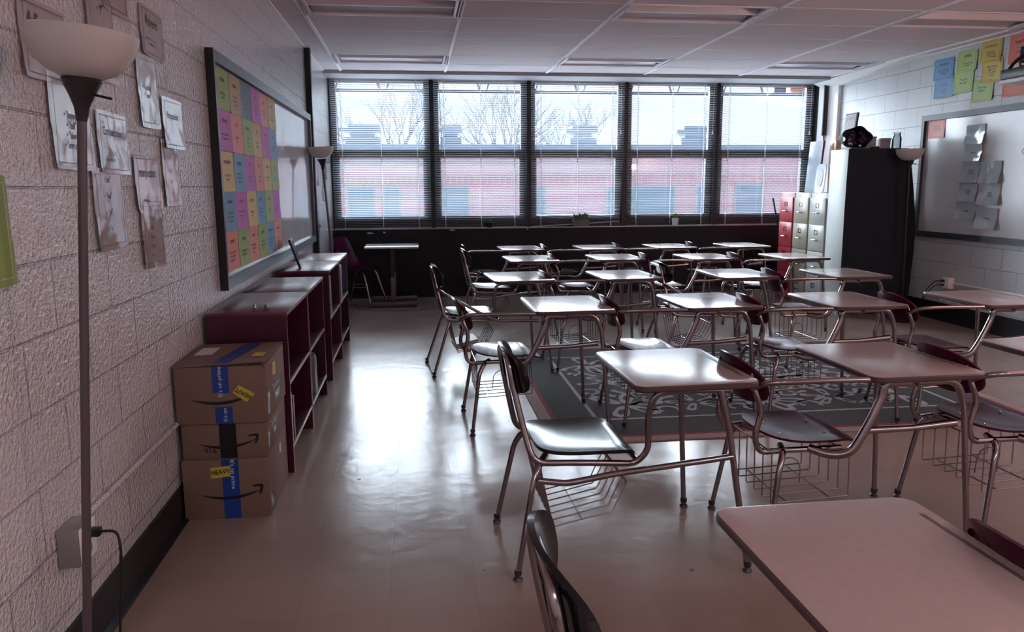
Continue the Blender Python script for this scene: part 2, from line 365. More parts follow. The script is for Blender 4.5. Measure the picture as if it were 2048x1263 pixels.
fl = fixture(True)  # unseen fixtures added around the rear fill lights
for i in range(3):
    t = fl if i == 0 else dup(fl, (0, 0, 0)); t.location = (.2134+1.2192*2*i, -1.3866, 0); t['label'] = ['lit recessed ceiling light at the left rear of the room', 'lit recessed ceiling light at the middle rear of the room', 'lit recessed ceiling light at the right rear of the room'][i]

# ------------------------------------------------------------ windows and blinds
wx = [0.0, 1.275, 2.515, 3.795, 5.035, 6.385]; WZ0, WZ1, WY = .875, 2.752, 10.12
for i in range(5):
    x0, x1 = wx[i], wx[i+1]; f = MB(); a = .018 if i else .0
    f.box(x0, x0+.035, WY-.06, WY+.06, WZ0, WZ1); f.box(x1-.035, x1, WY-.06, WY+.06, WZ0, WZ1)
    f.box(x0+.035, x1-.035, WY-.05, WY+.05, WZ0, WZ0+.05); f.box(x0+.035, x1-.035, WY-.05, WY+.05, WZ1-.045, WZ1)
    xa, xb = x0+.085, x1-.10
    f.box(x0+.035, xa, WY-.03, WY+.03, WZ0+.05, WZ1-.045); f.box(xb, x1-.035, WY-.03, WY+.03, WZ0+.05, WZ1-.045)
    f.box(xa, xb, WY-.045, WY+.04, 1.772, 1.882); f.box(xa, xb, WY-.04, WY+.03, WZ0+.05, 1.035)
    f.box(xa, xa+.02, WY-.02, WY+.03, 1.035, 1.772); f.box(xb-.02, xb, WY-.02, WY+.03, 1.035, 1.772)
    o = struct(f.build('window_%d' % (i+1), m_alu, smooth=False))
    p = MB(); p.box(xa, xb, WY-.004, WY+.004, 1.882, WZ1-.045); p.build('upper_pane', m_pane, o, smooth=False)
    p = MB(); p.box(xa+.02, xb-.02, WY-.004, WY+.004, 1.035, 1.772); p.build('lower_pane', m_pane, o, smooth=False)
    p = MB(); p.box((x0+x1)/2+.28, (x0+x1)/2+.34, WY-.075, WY-.045, 1.80, 1.84); p.build('latch', m_alu, o, smooth=False)
struct(box('window_6', 0, 6.385, YW-.012, 10.06, .875, .888, m_alu2, bevel=.002))
blabs = ['white slatted blind over the leftmost window, slats nearly shut', 'white slatted blind over the second window from the left', 'white slatted blind hanging crooked over the middle window', 'white slatted blind over the fourth window from the left', 'white slatted blind over the rightmost window, beside the filing cabinets']
for i in range(5):
    x0, x1 = wx[i]+.022, wx[i+1]-.03; y = 10.015
    tilt = [.36, .24, .26, .18, .18][i]; t = thing('window_blind', blabs[i], 'blind', ((x0+x1)/2, y, WZ0), 0, 'horizontal blinds over the windows')
    hx = (x1-x0)/2; MB().box(-hx, hx, -.022, .022, 1.845, 1.874).build('headrail', m_slat, t, smooth=False)
    s = MB(); z = .03; n = 0; c_, s_n = cos(tilt), sin(tilt)
    while z < 1.84:
        sk = 0
        if i == 2: sk = max(0, (.30-z))*.22   # crooked foot of the middle blind
        pts = []
        for k in range(3):
            q = (k-1)*.0125; zz = (.0016 if k == 1 else 0)
            pts.append((q*c_, -q*s_n+zz))
        zl, zr = z, z+sk
        sh = .0 if i != 2 else (.06*(1-z/1.84)-.03)
        v = [(-hx-sh*.0, pts[k][0], zl+pts[k][1]) for k in range(3)]+[(hx-(max(0, .9-z)*.05 if i == 2 else 0), pts[k][0], zr+pts[k][1]) for k in range(3)]
        s.add(v, [(0, 1, 4, 3), (1, 2, 5, 4)]); z += .0225
    s.build('slats', m_slat, t)
    MB().prism([(-hx, -.013, .008), (-hx, .013, .008), (-hx, .013, .02), (-hx, -.013, .02)], (2*hx-(.045 if i == 2 else 0), 0, .06 if i == 2 else 0)).build('bottom_rail', m_slat, t, smooth=False)
    c = MB()
    for xx in (-hx+.13, 0, hx-.16):
        c.box(xx-.0015, xx+.0015, -.0155, -.0135, .01, 1.85)
        c.box(xx-.004, xx+.004, .0135, .0145, .01, 1.85)
    c.build('ladder_cord', m_cord, t, smooth=False)
    if i in (0, 1): MB().tube([(-hx+.07, -.03, 1.84), (-hx+.10, -.032, 1.0 if i == 0 else .98)], .005, 6).build('tilt_wand', m_cord, t)
    else:
        MB().tube([(hx-.05, -.03, 1.84), (hx-.055, -.032, 1.25)], .0022, 5).build('pull_cord', m_cord, t)
        MB().lathe([(0, 0), (.012, .0), (.006, .05), (0, .055)], (hx-.055, -.032, 1.2), 8).build('cord_tassel', m_cord, t)
# rolled shade tube hung right of the windows
t = thing('rolled_wall_map', 'black rolled tube hanging vertically at the right end of the windows', 'rolled map', (6.405, 9.80, 2.05))
MB().tube([(0, 0, .0), (0, 0, .66)], .034, 12).build('tube', m_blackr, t)
MB().tube([(0, 0, .0), (.0, 0, -.16)], .008, 6).build('pull_rod', m_rugm, t)

# ------------------------------------------------------------ outside
m_brick = bpy.data.materials.new('red_brick'); m_brick.use_nodes = True
_n = m_brick.node_tree; _p = _n.nodes['Principled BSDF']; _g = _n.nodes.new('ShaderNodeNewGeometry'); _s = _n.nodes.new('ShaderNodeSeparateXYZ'); _c = _n.nodes.new('ShaderNodeCombineXYZ'); _b = _n.nodes.new('ShaderNodeTexBrick')
_n.links.new(_g.outputs['Position'], _s.inputs[0]); _n.links.new(_s.outputs['X'], _c.inputs[0]); _n.links.new(_s.outputs['Z'], _c.inputs[1]); _n.links.new(_c.outputs[0], _b.inputs['Vector'])
_b.inputs['Scale'].default_value = 1; _b.inputs['Brick Width'].default_value = .21; _b.inputs['Row Height'].default_value = .075; _b.inputs['Mortar Size'].default_value = .009
_b.inputs['Color1'].default_value = (.30, .15, .20, 1); _b.inputs['Color2'].default_value = (.34, .18, .23, 1); _b.inputs['Mortar'].default_value = (.40, .34, .37, 1)
_n.links.new(_b.outputs['Color'], _p.inputs['Base Color']); _p.inputs['Roughness'].default_value = .9
m_outm = mat('roof_edge_metal', (88, 108, 135), .6); m_outw = mat('facade_glass', (96, 116, 136), .15); m_outf = mat('facade_window_frame', (120, 124, 130), .5); m_roof = mat('roof_gravel', (120, 118, 116), .9)
m_vent = mat('roof_unit_metal', (70, 88, 112), .6); m_bark = mat('bare_bark', (44, 48, 58), .9); m_truss = mat('steel_truss_paint', (44, 48, 58), .6); m_tan = mat('tan_panel', (150, 130, 96), .7)
bd = thing('neighbouring_building', 'pink red brick building with flat roof seen through the window blinds', 'building', (6, 28, 0))
f = MB(); f.box(-14, 20, 0, 10, -5, 2.62); f.build('brick_wall', m_brick, bd, smooth=False)
box('roof_edge', -14.1, 20.1, -.12, 10.1, 2.62, 2.86, m_outm, bd)
box('roof_deck', -14, 20, .2, 10, 2.86, 2.88, m_roof, bd)
f = MB()
for k in range(150): f.box(-14+k*.22, -14+k*.22+.17, -.02, 0, 1.47, 1.74)
f.build('soldier_course', m_tan if False else mat('pale_brick', (150, 112, 122), .9), bd, smooth=False)
for k, (a, b2) in enumerate([(-1.35, -.35), (-.1, .55), (2.0, 3.0), (5.0, 5.8), (8.0, 8.5), (8.9, 10.65), (11.45, 12.4), (12.95, 14.1)]):
    fr = MB(); a -= 6; b2 -= 6; fr.box(a, b2, -.03, .06, -.4, 1.42); o = fr.build('facade_window', m_outf, bd, smooth=False)
    MB().box(a+.08, b2-.08, -.04, -.03, -.3, 1.34).build('pane', m_outw, o, smooth=False)
uv = []
for k, (x0, x1, lab) in enumerate([(-1.9, -.3, 'boxy roof ventilation unit on the far roof behind the leftmost window'), (2.0, 3.0, 'boxy roof ventilation unit on the far roof behind the second window'), (7.4, 8.7, 'boxy roof ventilation unit on the far roof behind the middle window'), (12.2, 13.75, 'boxy roof ventilation unit on the far roof behind the fourth window')]):
    t = thing('roof_vent', lab, 'roof vent', ((x0+x1)/2, 33, 2.88), 0, 'ventilation units on the neighbouring roof'); h = (x1-x0)/2
    MB().box(-h*.75, h, -.5, .5, 0, .52).build('cabinet', m_vent, t, smooth=False)
    MB().box(-h*1.05, h*1.05, -.6, .6, .70, .85).build('hood', m_vent, t, smooth=False); MB().box(-h*.5, h*.7, -.4, .4, .5, .74).build('neck', m_vent, t, smooth=False)
    MB().box(-h*.6, h, -.5, .5, .85, 1.0).build('cap', m_vent, t, smooth=False)
def tree(x, y, h, sp, lab, seed):
    random.seed(seed); t = thing('bare_tree', lab, 'tree', (x, y, -5))
    tr = MB(); tr.tube([(0, 0, 0), (.05, 0, 4), (0, .1, 7.8)], [.28, .22, .16], 8); tr.build('trunk', m_bark, t)
    br = MB()
    def grow(p, d, l, r, dep):
        q = p+d*l; mid = p+d*l*.5+Vector((random.uniform(-.1, .1), 0, random.uniform(-.05, .1)))*l*.5
        br.tube([p, mid, q], [r, r*.8, r*.6], 5, cap=False)
        if dep == 0: return
        for _ in range(3):
            nd = (d+Vector((random.uniform(-.75, .75), random.uniform(-.4, .4), random.uniform(-.1, .5)))).normalized(); grow(q if _ < 2 else mid, nd, l*random.uniform(.6, .85), r*.6, dep-1)
    for k in range(7):
        a = (k-3)/3*sp; grow(Vector((0, .1, 7.2+random.uniform(-.5, .4))), Vector((sin(a), random.uniform(-.3, .3), cos(a))).normalized(), h*random.uniform(.28, .38), .07, 4)
    br.build('branches', m_bark, t)
tree(.3, 41, 5, 1.0, 'bare leafless tree behind the leftmost window', 3)
tree(6.8, 50, 6, .8, 'bare leafless tree seen between the second and third windows', 5)
tree(12.4, 58, 5.6, .9, 'small bare leafless tree behind the middle window, right of the taller ones', 9)
random.seed(11)
t = thing('steel_truss', 'long grey steel joist with zigzag web crossing outside the window tops', 'truss', (0, 13, 0))
f = MB(); f.box(-2.6, 8.7, -.02, .02, 2.915, 2.96); f.box(-2.6, 8.7, -.02, .02, 3.42, 3.47); f.build('chords', m_truss, t, smooth=False)
for px_ in (-2.6, 8.6): MB().box(px_, px_+.12, -.06, .06, -5, 3.47).build('post', m_truss, t, smooth=False)
f = MB()
x = -1.0
while x < 7.0: f.tube([(x, 0, 2.95), (x+.16, 0, 3.44)], .02, 5); f.tube([(x+.55, 0, 3.44), (x+.71, 0, 2.95)], .02, 5); x += .81
f.build('web', m_truss, t)
t = thing('porch_roof_corner', 'dark eave and orange brick corner outside at the top right window', 'roof corner', (7.8, 13.2, 2.8))
MB().prism([(-.55, 0, .12), (.9, 0, -.05), (.9, 0, .05), (-.55, 0, .2)], (0, .6, 0)).build('gutter', m_white, t, smooth=False)
MB().box(-.5, -.28, 0, .3, .16, .8).build('post', m_alu, t, smooth=False)
box('brick_corner', -.15, 1.2, .1, .8, .22, 1.0, mat('orange_brick', (150, 96, 70), .9), t)
g = MB(); g.box(-30, 40, 12, 60, -5.2, -5); tag(g.build('ground_outside', m_roof, smooth=False), 'flat ground outside below the windows', 'ground', kind='structure')

# ------------------------------------------------------------ student desks
def rrect(hx, hy, r, n=5):
    pts = []
    for sx, sy, a0 in ((1, 1, 0), (-1, 1, PI/2), (-1, -1, PI), (1, -1, 1.5*PI)):
        for k in range(n+1):
            a = a0+PI/2*k/n; pts.append((sx*(hx-r)+r*cos(a), sy*(hy-r)+r*sin(a)))
    return pts
def desktop(t):
    m = MB(); z = .72; lv = [(.012, z), (.004, z-.001), (0, z-.006), (0, z-.018), (.006, z-.024)]; n = None
    for ins, zz in lv:
        p = rrect(.236-ins, .308-ins, .045-ins*.8); n = len(p); m.v += [(a, b, zz) for a, b in p]
    m.f.append(tuple(range(n))); m.m.append(0)
    for L in range(len(lv)-1):
        for k in range(n): m.f.append((L*n+k, (L+1)*n+k, (L+1)*n+(k+1) % n, L*n+(k+1) % n)); m.m.append(0 if L < 1 else 1)
    m.f.append(tuple(4*n+k for k in range(n-1, -1, -1))); m.m.append(1)
    o = m.build('desktop', [m_dtop, m_dedge], t)
    MB().box(.196, .207, -.21, .21, .7195, .7204).build('pencil_groove', m_groove, o, smooth=False)
def leg(t, pts, r0=.0145, r1=.011):
    P = rnd(pts, .05); n = len(P); k = len([1 for q in P if True])
    o = MB().tube(P, [r0+(r1-r0)*(i/(n-1))**1.5 for i in range(n)], 10).build('leg', m_chrome, t)
    e = P[-1]
    MB().lathe([(r1+.003, .028), (r1+.004, .010), (r1+.001, .004), (.007, .002), (.015, -.004), (.018, -.010), (.016, -.014)], (e[0], e[1], e[2]), 12).build('glide', m_glide, o)
    return o
ZF = .014
def basket_hex(t, y0=-.19, y1=.15):
    m = MB()
    prof = [(-.56, .405), (-.545, .32), (-.51, .166), (-.285, .213), (-.232, .325), (-.285, .405)]
    for k in range(7):
        y = y0+(y1-y0)*k/6; m.tube(rnd([(x, y, z) for x, z in prof], .008, 2), .0028, 5)
    for x, z in ((-.56, .405), (-.285, .405), (-.40, .186), (-.552, .36), (-.232, .325)): m.tube([(x, y0, z), (x, y1, z)], .003, 5)
    m.build('book_basket', m_wire, t)
def basket_rect(t, y0=-.19, y1=.17):
    m = MB()
    for k in range(6):
        y = y0+(y1-y0)*k/5; z = .205+.0*k; m.tube(rnd([(-.56, y, .41), (-.555, y, z), (-.235, y, z+.012), (-.24, y, .39)], .006, 2), .0028, 5)
    for x, z in ((-.49, .208), (-.31, .214), (-.56, .41), (-.24, .39)): m.tube([(x, y0, z), (x, y1, z)], .003, 5)
    m.tube([(-.45, -.02, .21)]+[(-.395+.05*-cos(a), -.02, .27+.05*sin(a)) for a in [PI*k/8 for k in range(9)]]+[(-.345, -.02, .21)], .0026, 5)
    m.build('book_basket', m_wire, t)
def seatB(t, m_):
    def fn(u, v):
        x = -.375+.19*u; z = .452+.016*max(0, -u)**3+.006*abs(v)**4-.008*(1-u*u)*(1-v*v)+(-.030*max(0, u-.72)/.28*max(0, u-.72)/.28 if u > .72 else 0)
        return (x, .205*v*(1+.04*u), z)
    MB().shell(fn, (0, 0, -.014), 14, 14, 6, 0).build('seat', m_, t)
def seatA(t, m_):
    def fn(u, v):
        x = -.375+.185*u+.035*(1-v*v)*max(0, u)
        z = .446+.018*max(0, -u)**2.5+.006*abs(v)**3-.006*(1-v*v)*(1-u*u)-(.035*((u-.55)/.45)**2 if u > .55 else 0)
        return (x, .20*v*(1-.10*max(0, -u)**2), z)
    o = MB().shell(fn, (0, 0, -.009), 14, 14, 3.2, 0).build('seat', m_, t)
    r = MB()
    for x, y in ((-.47, -.07), (-.47, .07), (-.28, -.07), (-.28, .07)): r.lathe([(.006, 0), (.005, .002), (0, .003)], (x, y, .4465), 8)
    r.build('rivets', m_chrome, o)
def backB(t, m_):
    def fn(u, v):   # u up, v across
        y = .195*v; z = .742+.088*u*(1-.12*v*v)
        x = -.648+.045*v*v-.014*u-.012*max(0, u)**3
        return (x, y, z)
    MB().shell(fn, (-.013, 0, 0), 10, 14, 3.0, 0).build('backrest', m_, t)
def backA(t, m_):
    def fn(u, v):
        y = .19*v; z = .668+.094*u*(1-.12*v*v)+.008*(1-v*v)
        x = -.642+.055*v*v-.022*u-.012*u*abs(u)
        return (x, y, z)
    MB().shell(fn, (-.011, 0, 0), 10, 14, 2.7, 0).build('backrest', m_, t)
def rear_legs(t, xs=-.575, xe=-.655, yn=-.257, yf=.245, ztop=.425):
    leg(t, [(xs+.05, -.10, ztop-.01), (xs+.01, -.20, ztop-.005), (xs-.02, -.235, .36), (xe, yn, ZF)], .0135, .0105)
    leg(t, [(xs+.05, .08, ztop-.01), (xs+.01, .18, ztop-.005), (xs-.02, .215, .36), (xe-.012, yf, ZF)], .0135, .0105)
def undertop(t):
    MB().tube(rnd([(.12, -.285, .688), (.13, -.1, .688), (.13, .1, .688), (.13, .26, .688)], .03), .0125, 8).build('cross_tube', m_chrome, t)
    MB().box(-.16, .17, -.20, .22, .676, .696).build('mounting_plate', m_chrome, t, smooth=False)
def make_B(name_label, slanted=False, m_=None):
    m_ = m_ or m_blackp
    t = thing('student_desk', name_label, 'desk'); desktop(t); undertop(t)
    seatB(t, m_); backB(t, m_)
    y = -.205; dx = 0 if not slanted else -.012
    back = [(-.19, y+.02, .405), (-.19, -y-.05, .408), (-.22, -y, .412), (-.40, -y, .417), (-.588+dx, -y, .425), (-.615+dx, .17, .53), (-.648+dx, .135, .68), (-.668+dx, .125, .80), (-.668+dx, -.125, .80), (-.648+dx, -.135, .68), (-.615+dx, -.17, .53), (-.588+dx, y, .425)]
    if not slanted:
        MB().tube(rnd(back+[(-.40, y-.005, .417), (-.205, y-.012, .405), (-.165, y-.03, .46), (-.178, -.265, .62), (-.155, -.285, .696), (.0, -.285, .694), (.12, -.285, .690)], .05), .0118, 10).build('bent_frame_tube', m_chrome, t)
        MB().tube(rnd([(-.575, -.245, .372), (-.475, -.262, .362), (-.30, -.272, .392), (.135, -.30, .442)], .03), .0115, 10).build('lower_bar', m_chrome, t)
    else:
        MB().tube(rnd(back+[(-.40, y-.005, .412), (-.24, y, .41)], .05), .0118, 10).build('bent_frame_tube', m_chrome, t)
        MB().tube(rnd([(-.655, -.15, .655), (-.60, -.25, .62), (-.47, -.262, .549), (-.27, -.268, .435), (-.20, -.27, .414), (.10, -.285, .406)], .04), .012, 10).build('slanted_arm', m_chrome, t)
        MB().tube(rnd([(-.245, -.27, .42), (-.243, -.275, .59), (-.225, -.28, .70), (.0, -.285, .696), (.10, -.285, .69)], .05), .0118, 10).build('desktop_support', m_chrome, t)
    rear_legs(t, -.575, -.655 if not slanted else -.70)
    leg(t, [(.085, -.285, .69), (.12, -.29, .55), (.20, -.325, ZF)]); leg(t, [(.13, .26, .69), (.15, .265, .5), (.182, .278, ZF)])
    basket_hex(t); return t
def make_A(name_label, m_=None):
    m_ = m_ or m_maroon
    t = thing('student_desk', name_label, 'desk'); desktop(t); undertop(t)
    seatA(t, m_); backA(t, m_)
    for y in (-.175, .175):
        MB().tube(rnd([(-.632, y*.8, .71), (-.632, y, .65), (-.602, y, .575), (-.628, y, .47), (-.605, y, .408), (-.50, y, .412), (-.30, y*.95, .408), (-.26, y*.9, .405)], .04), .0115, 10).build('side_tube', m_chrome, t)
    MB().tube(rnd([(-.655, -.19, .668), (-.62, -.245, .70), (-.58, -.268, .708), (-.40, -.27, .708), (-.15, -.27, .703)], .03), .0112, 10).build('arm_bar', m_chrome, t)
    MB().tube(rnd([(-.03, -.262, .685), (-.165, -.262, .69), (-.168, -.262, .64), (-.215, -.262, .53), (-.275, -.255, .415), (-.34, -.22, .398), (-.40, -.17, .415)], .05), .0175, 10).build('desktop_support', m_chrome, t)
    MB().tube([(-.222, -.262, .505), (-.05, -.266, .507), (.135, -.272, .522)], [.014, .012, .016], 10).build('lower_bar', m_chrome, t)
    rear_legs(t, -.53, -.595, ztop=.415)
    leg(t, [(-.05, -.285, .694), (.115, -.285, .694), (.152, -.287, .60), (.20, -.318, ZF)], .0155, .0115); leg(t, [(.13, .24, .694), (.155, .262, .6), (.185, .262, ZF)], .0155, .0115)
    basket_rect(t); return t
DB = make_B('x'); DA = make_A('x'); DC = make_B('x', True); DK = make_A('x', m_blackp)
proto = {'B': DB, 'A': DA, 'C': DC, 'K': DK}; used = set()
desks = [
 ('B', 1.905, 1.232, .5, 'foreground student desk with black backrest, its bare desktop filling the bottom right corner'),
 ('A', 2.80, 1.235, 1, 'student desk cut off at the bottom right edge, only its maroon backrest top showing'),
 ('B', 2.025, 2.864, 1.4, 'student desk with glossy black seat standing alone in front of the floral rug'),
 ('A', 2.925, 2.868, .9, 'maroon-seat student desk just right of the front black-seat desk'),
 ('A', 3.815, 2.87, 1, 'maroon-seat student desk at the right edge, front row, top mostly cut off'),
 ('A', 1.924, 4.53, 1.2, 'maroon-seat student desk at the left end of the row standing on the rug near edge'),
 ('A', 2.818, 4.53, 1.5, 'maroon-seat student desk standing on the middle of the floral rug, second row'),
 ('A', 3.672, 4.44, .6, 'maroon-seat student desk at the right end of the rug, second row'),
 ('A', 4.575, 4.36, 0, 'maroon-seat student desk off the rug, its top before the right wall outlet'),
 ('C', 1.83, 5.98, 4, 'black-seat student desk with slanted side bar and a book in its basket'),
 ('A', 2.675, 5.97, 3, 'maroon-seat student desk right behind the left rug desks, middle row second column'),
 ('C', 3.60, 5.91, 1.0, 'black-seat student desk with round dark backrest in the middle row centre'),
 ('A', 4.46, 5.80, 1.5, 'maroon-seat student desk in the middle row in front of the tall fabric cabinet'),
 ('B', 2.145, 7.46, 3, 'black-seat student desk at the left end of the second row from the windows'),
 ('A', 3.0, 7.47, 2, 'maroon-seat student desk, second row from the windows, second column'),
 ('A', 3.90, 7.38, 2, 'maroon-seat student desk, second row from the windows, third column'),
 ('A', 4.775, 7.27, 3, 'maroon-seat student desk in front of the filing cabinets, second row from the windows'),
 ('A', 2.225, 8.76, 2, 'maroon-seat student desk at the left end of the row nearest the windows'),
 ('K', 3.125, 8.72, 3, 'black-seat student desk in the row nearest the windows, below the wooden box plant'),
 ('A', 3.985, 8.76, 3, 'maroon-seat student desk nearest the windows, below the white potted plant'),
 ('A', 4.87, 8.74, 3, 'maroon-seat student desk nearest the windows, beside the red filing cabinet')]
for k, x, y, a, lab in desks:
    if k in used: t = dup(proto[k], (x, y, 0), math.radians(a))
    else: t = proto[k]; t.location = (x, y, 0); t.rotation_euler = (0, 0, math.radians(a)); used.add(k)
    t['label'] = lab; t['group'] = 'student desks in rows'
o = MB().box(-.09, .09, -.12, .12, 0, .035).build('book', mat('worn_book', (170, 160, 150), .5), smooth=False); o.location = (1.40, 5.93, .203); o.rotation_euler = (0, -.20, .1)
tag(o, 'pale book lying in the wire basket under the slanted-bar black desk', 'book')

# ------------------------------------------------------------ rugs
rg = MB(); rx0, rx1, ry0, ry1 = 1.76, 4.86, 4.02, 6.56
rg.box(rx0, rx1, ry0, ry1, .0005, .007, 2)
rg.box(rx0+.075, rx1-.075, ry0+.075, ry1-.075, .007, .0078, 3); rg.box(rx0+.105, rx1-.105, ry0+.105, ry1-.105, .0078, .0086, 0)
ix0, ix1, iy0, iy1 = rx0+.36, rx1-.36, ry0+.42, ry1-.42
for a in ((ix0-.025, ix1+.025, iy0-.025, iy0), (ix0-.025, ix1+.025, iy1, iy1+.025), (ix0-.025, ix0, iy0, iy1), (ix1, ix1+.025, iy0, iy1)): rg.box(a[0], a[1], a[2], a[3], .0086, .0094, 1)
def petal(cx, cy, a, l, w, hollow=True):
    pts = []; n = 12
    for k in range(n):
        t = 2*PI*k/n; u = (1-cos(t))/2*l; v = sin(t)*w*(.55+.45*u/l)+.006*sin(3*t); pts.append((cx+cos(a)*u-sin(a)*v, cy+sin(a)*u+cos(a)*v))
    if not all(ix0 < p[0] < ix1 and iy0 < p[1] < iy1 for p in pts): return
    rg.add([(p[0], p[1], .0095) for p in pts], [tuple(range(n))], 1)
    if hollow:
        mx_, my_ = cx+cos(a)*l*.55, cy+sin(a)*l*.55
        rg.add([(mx_+cos(a)*l*.26*cos(2*PI*k/8)-sin(a)*w*.34*sin(2*PI*k/8), my_+sin(a)*l*.26*cos(2*PI*k/8)+cos(a)*w*.34*sin(2*PI*k/8), .0099) for k in range(8)], [tuple(range(8))], 0)
def scroll(cx, cy, r, a0, sweep, w=.011):
    n = 12; vs = []
    for k in range(n+1):
        a = a0+sweep*k/n; rr = r*(1-.45*k/n)
        vs += [(cx+(rr-w)*cos(a), cy+(rr-w)*sin(a), .0095), (cx+(rr+w)*cos(a), cy+(rr+w)*sin(a), .0095)]
    if all(ix0 < v[0] < ix1 and iy0 < v[1] < iy1 for v in vs): rg.add(vs, [(2*k, 2*k+1, 2*k+3, 2*k+2) for k in range(n)], 1)
random.seed(21)
nx, ny = 5, 3
for i in range(nx):
    for j in range(ny):
        cx, cy = ix0+(i+.5)*(ix1-ix0)/nx, iy0+(j+.5)*(iy1-iy0)/ny; big = (i+j) % 2 == 0
        L = .25 if big else .17; a0 = random.random()
        for k in range(6 if big else 5): petal(cx+.03*cos(a0+k*2*PI/(6 if big else 5)), cy+.03*sin(a0+k*2*PI/(6 if big else 5)), a0+k*2*PI/(6 if big else 5), L, .072 if big else .042)
        for k in range(4):
            a = PI/4+k*PI/2+.2; scroll(cx+.29*cos(a), cy+.25*sin(a), .085, a, 4.6, .014); petal(cx+.34*cos(a+.35), cy+.27*sin(a+.35), a+1.2, .13, .03, False); petal(cx+.32*cos(a-.5), cy+.26*sin(a-.5), a-.6, .11, .026, False)
tag(rg.build('floral_rug', [m_rug, m_rugl, m_rugb, m_rugm], smooth=False), 'large charcoal floral area rug with burgundy and beige edge under the desks', 'rug')
rr = MB(); n = 40
rr.prism([(.83+.62*cos(2*PI*k/n), 9.33+.47*sin(2*PI*k/n), .0005) for k in range(n)], (0, 0, .006), 0)
for q, (a, b2) in enumerate(((.60, .575), (.44, .425))):
    vs = []
    for k in range(n): t_ = 2*PI*k/n; vs += [(.83+a*cos(t_), 9.33+a*.76*sin(t_), .0069), (.83+b2*cos(t_), 9.33+b2*.76*sin(t_), .0069)]
    rr.add(vs, [(2*k, 2*k+1, (2*k+3) % (2*n), (2*k+2) % (2*n)) for k in range(n)], 1)
for k in range(22):
    a = 2*PI*k/22; cx, cy = .83+.51*cos(a), 9.33+.39*sin(a); rr.add([(cx+.03*cos(b_), cy+.02*sin(b_), .0069) for b_ in [PI/3*i for i in range(6)]], [tuple(range(6))], 1)
tag(rr.build('round_rug', [mat('round_rug_dark', (84, 76, 76), .95, var=(30, .3)), mat('round_rug_light', (120, 108, 108), .95)], smooth=False), 'round dark patterned rug under the small table by the windows', 'rug')

# ------------------------------------------------------------ boards
def board(side, y0, y1, z0, z1, lab, fm):
    s = 1 if side == 'L' else -1; X = 0 if side == 'L' else XR; d = .042
    t = thing('whiteboard', lab, 'whiteboard', (X, (y0+y1)/2, z0)); h = (y1-y0)/2; H = z1-z0
    def bx(m, a, b, c, d_, e, f, mi=0): m.box(min(s*a, s*b), max(s*a, s*b), c, d_, e, f, mi)
    m = MB(); bx(m, .002, .012, -h+.03, h-.03, .03, H-.03); m.build('writing_surface', m_wb if side == 'L' else m_wbR, t, smooth=False)
    m = MB(); w = .058
    bx(m, .002, d, -h, h, 0, w); bx(m, .002, d, -h, h, H-w, H); bx(m, .002, d, -h, -h+w*.6, w, H-w); bx(m, .002, d, h-w*.6, h, w, H-w); m.build('frame', fm, t, smooth=False)
    m = MB(); e = -h if side == 'L' else h
    bx(m, .002, d+.001, min(e, e-.004*(1 if side == 'L' else -1)), max(e, e-.004*(1 if side == 'L' else -1)), -.002, H+.002); m.build('end_cap', m_frameb, t, smooth=False)
    return t
wbl = board('L', 4.215, 7.95, .88, 2.115, 'long grey-framed whiteboard on the left wall covered with coloured cards', m_frame)
wbr = board('R', 3.9, 7.85, .862, 2.132, 'dark-framed whiteboard on the right wall with silvery sheets on it', m_frameR)
text('OC', .075, (-.0125, 6.40-5.875, 1.70-.862), (0, -1, 0), (0, 0, 1), m_inkp, wbr, 'marker_writing')

t_lay = {}
def sheet(name, lab, cat, wall, y0, y1, z0, z1, m, x=.003, group=None, lines=(), border=True, curl=.006, ink=None, skew=0, below=0):
    """paper sheet on a wall: slightly wavy, own thickness; lines = [(text, size, v position)]"""
    s = 1 if wall == 'L' else -1; X = (0 if wall == 'L' else XR)+s*x; w = (y1-y0)/2; h = (z1-z0)/2
    t = thing(name, lab, cat, (X, (y0+y1)/2, (z0+z1)/2), 0, group); t.rotation_euler = (skew, 0, 0)
    N = (s, 0, 0)
    def fn(u, v): return (s*(.0005+curl*.5*(u*u*.8*(1 if v < 0 else .3)+(.6*v*v if v < 0 else .2*v*v))), w*u, h*v)
    MB().shell(fn, (s*.0008, 0, 0), 8, 8, 30).build('paper', m, t)
    R = (0, s, 0); ink = ink or m_inkp; off = s*(.0022+curl*.12)
    if border:
        b = MB(); k = .86
        for q in ((-w*k, w*k, h*k-.0015, h*k), (-w*k, w*k, -h*k, -h*k+.0015), (-w*k, -w*k+.0015, -h*k, h*k), (w*k-.0015, w*k, -h*k, h*k)):
            b.box(min(off+s*curl*.35, off+s*curl*.35+s*.0004), max(off+s*curl*.35, off+s*curl*.35+s*.0004), q[0], q[1], q[2], q[3])
        b.build('printed_border', ink, t, smooth=False)
    def lay(o):      # print follows the curl of the paper
        for p in o.data.vertices:
            p.co.x = fn(max(-1, min(1, p.co.z/h)), max(-1, min(1, p.co.y/w)))[0]+s*.0016
    t_lay[t.name] = lay
    for (tx, sz, v) in lines: lay(text(tx, sz, (off, 0, h*v), R, (0, 0, 1), ink, t, sx=.86, bold=sz*.012))
    return t
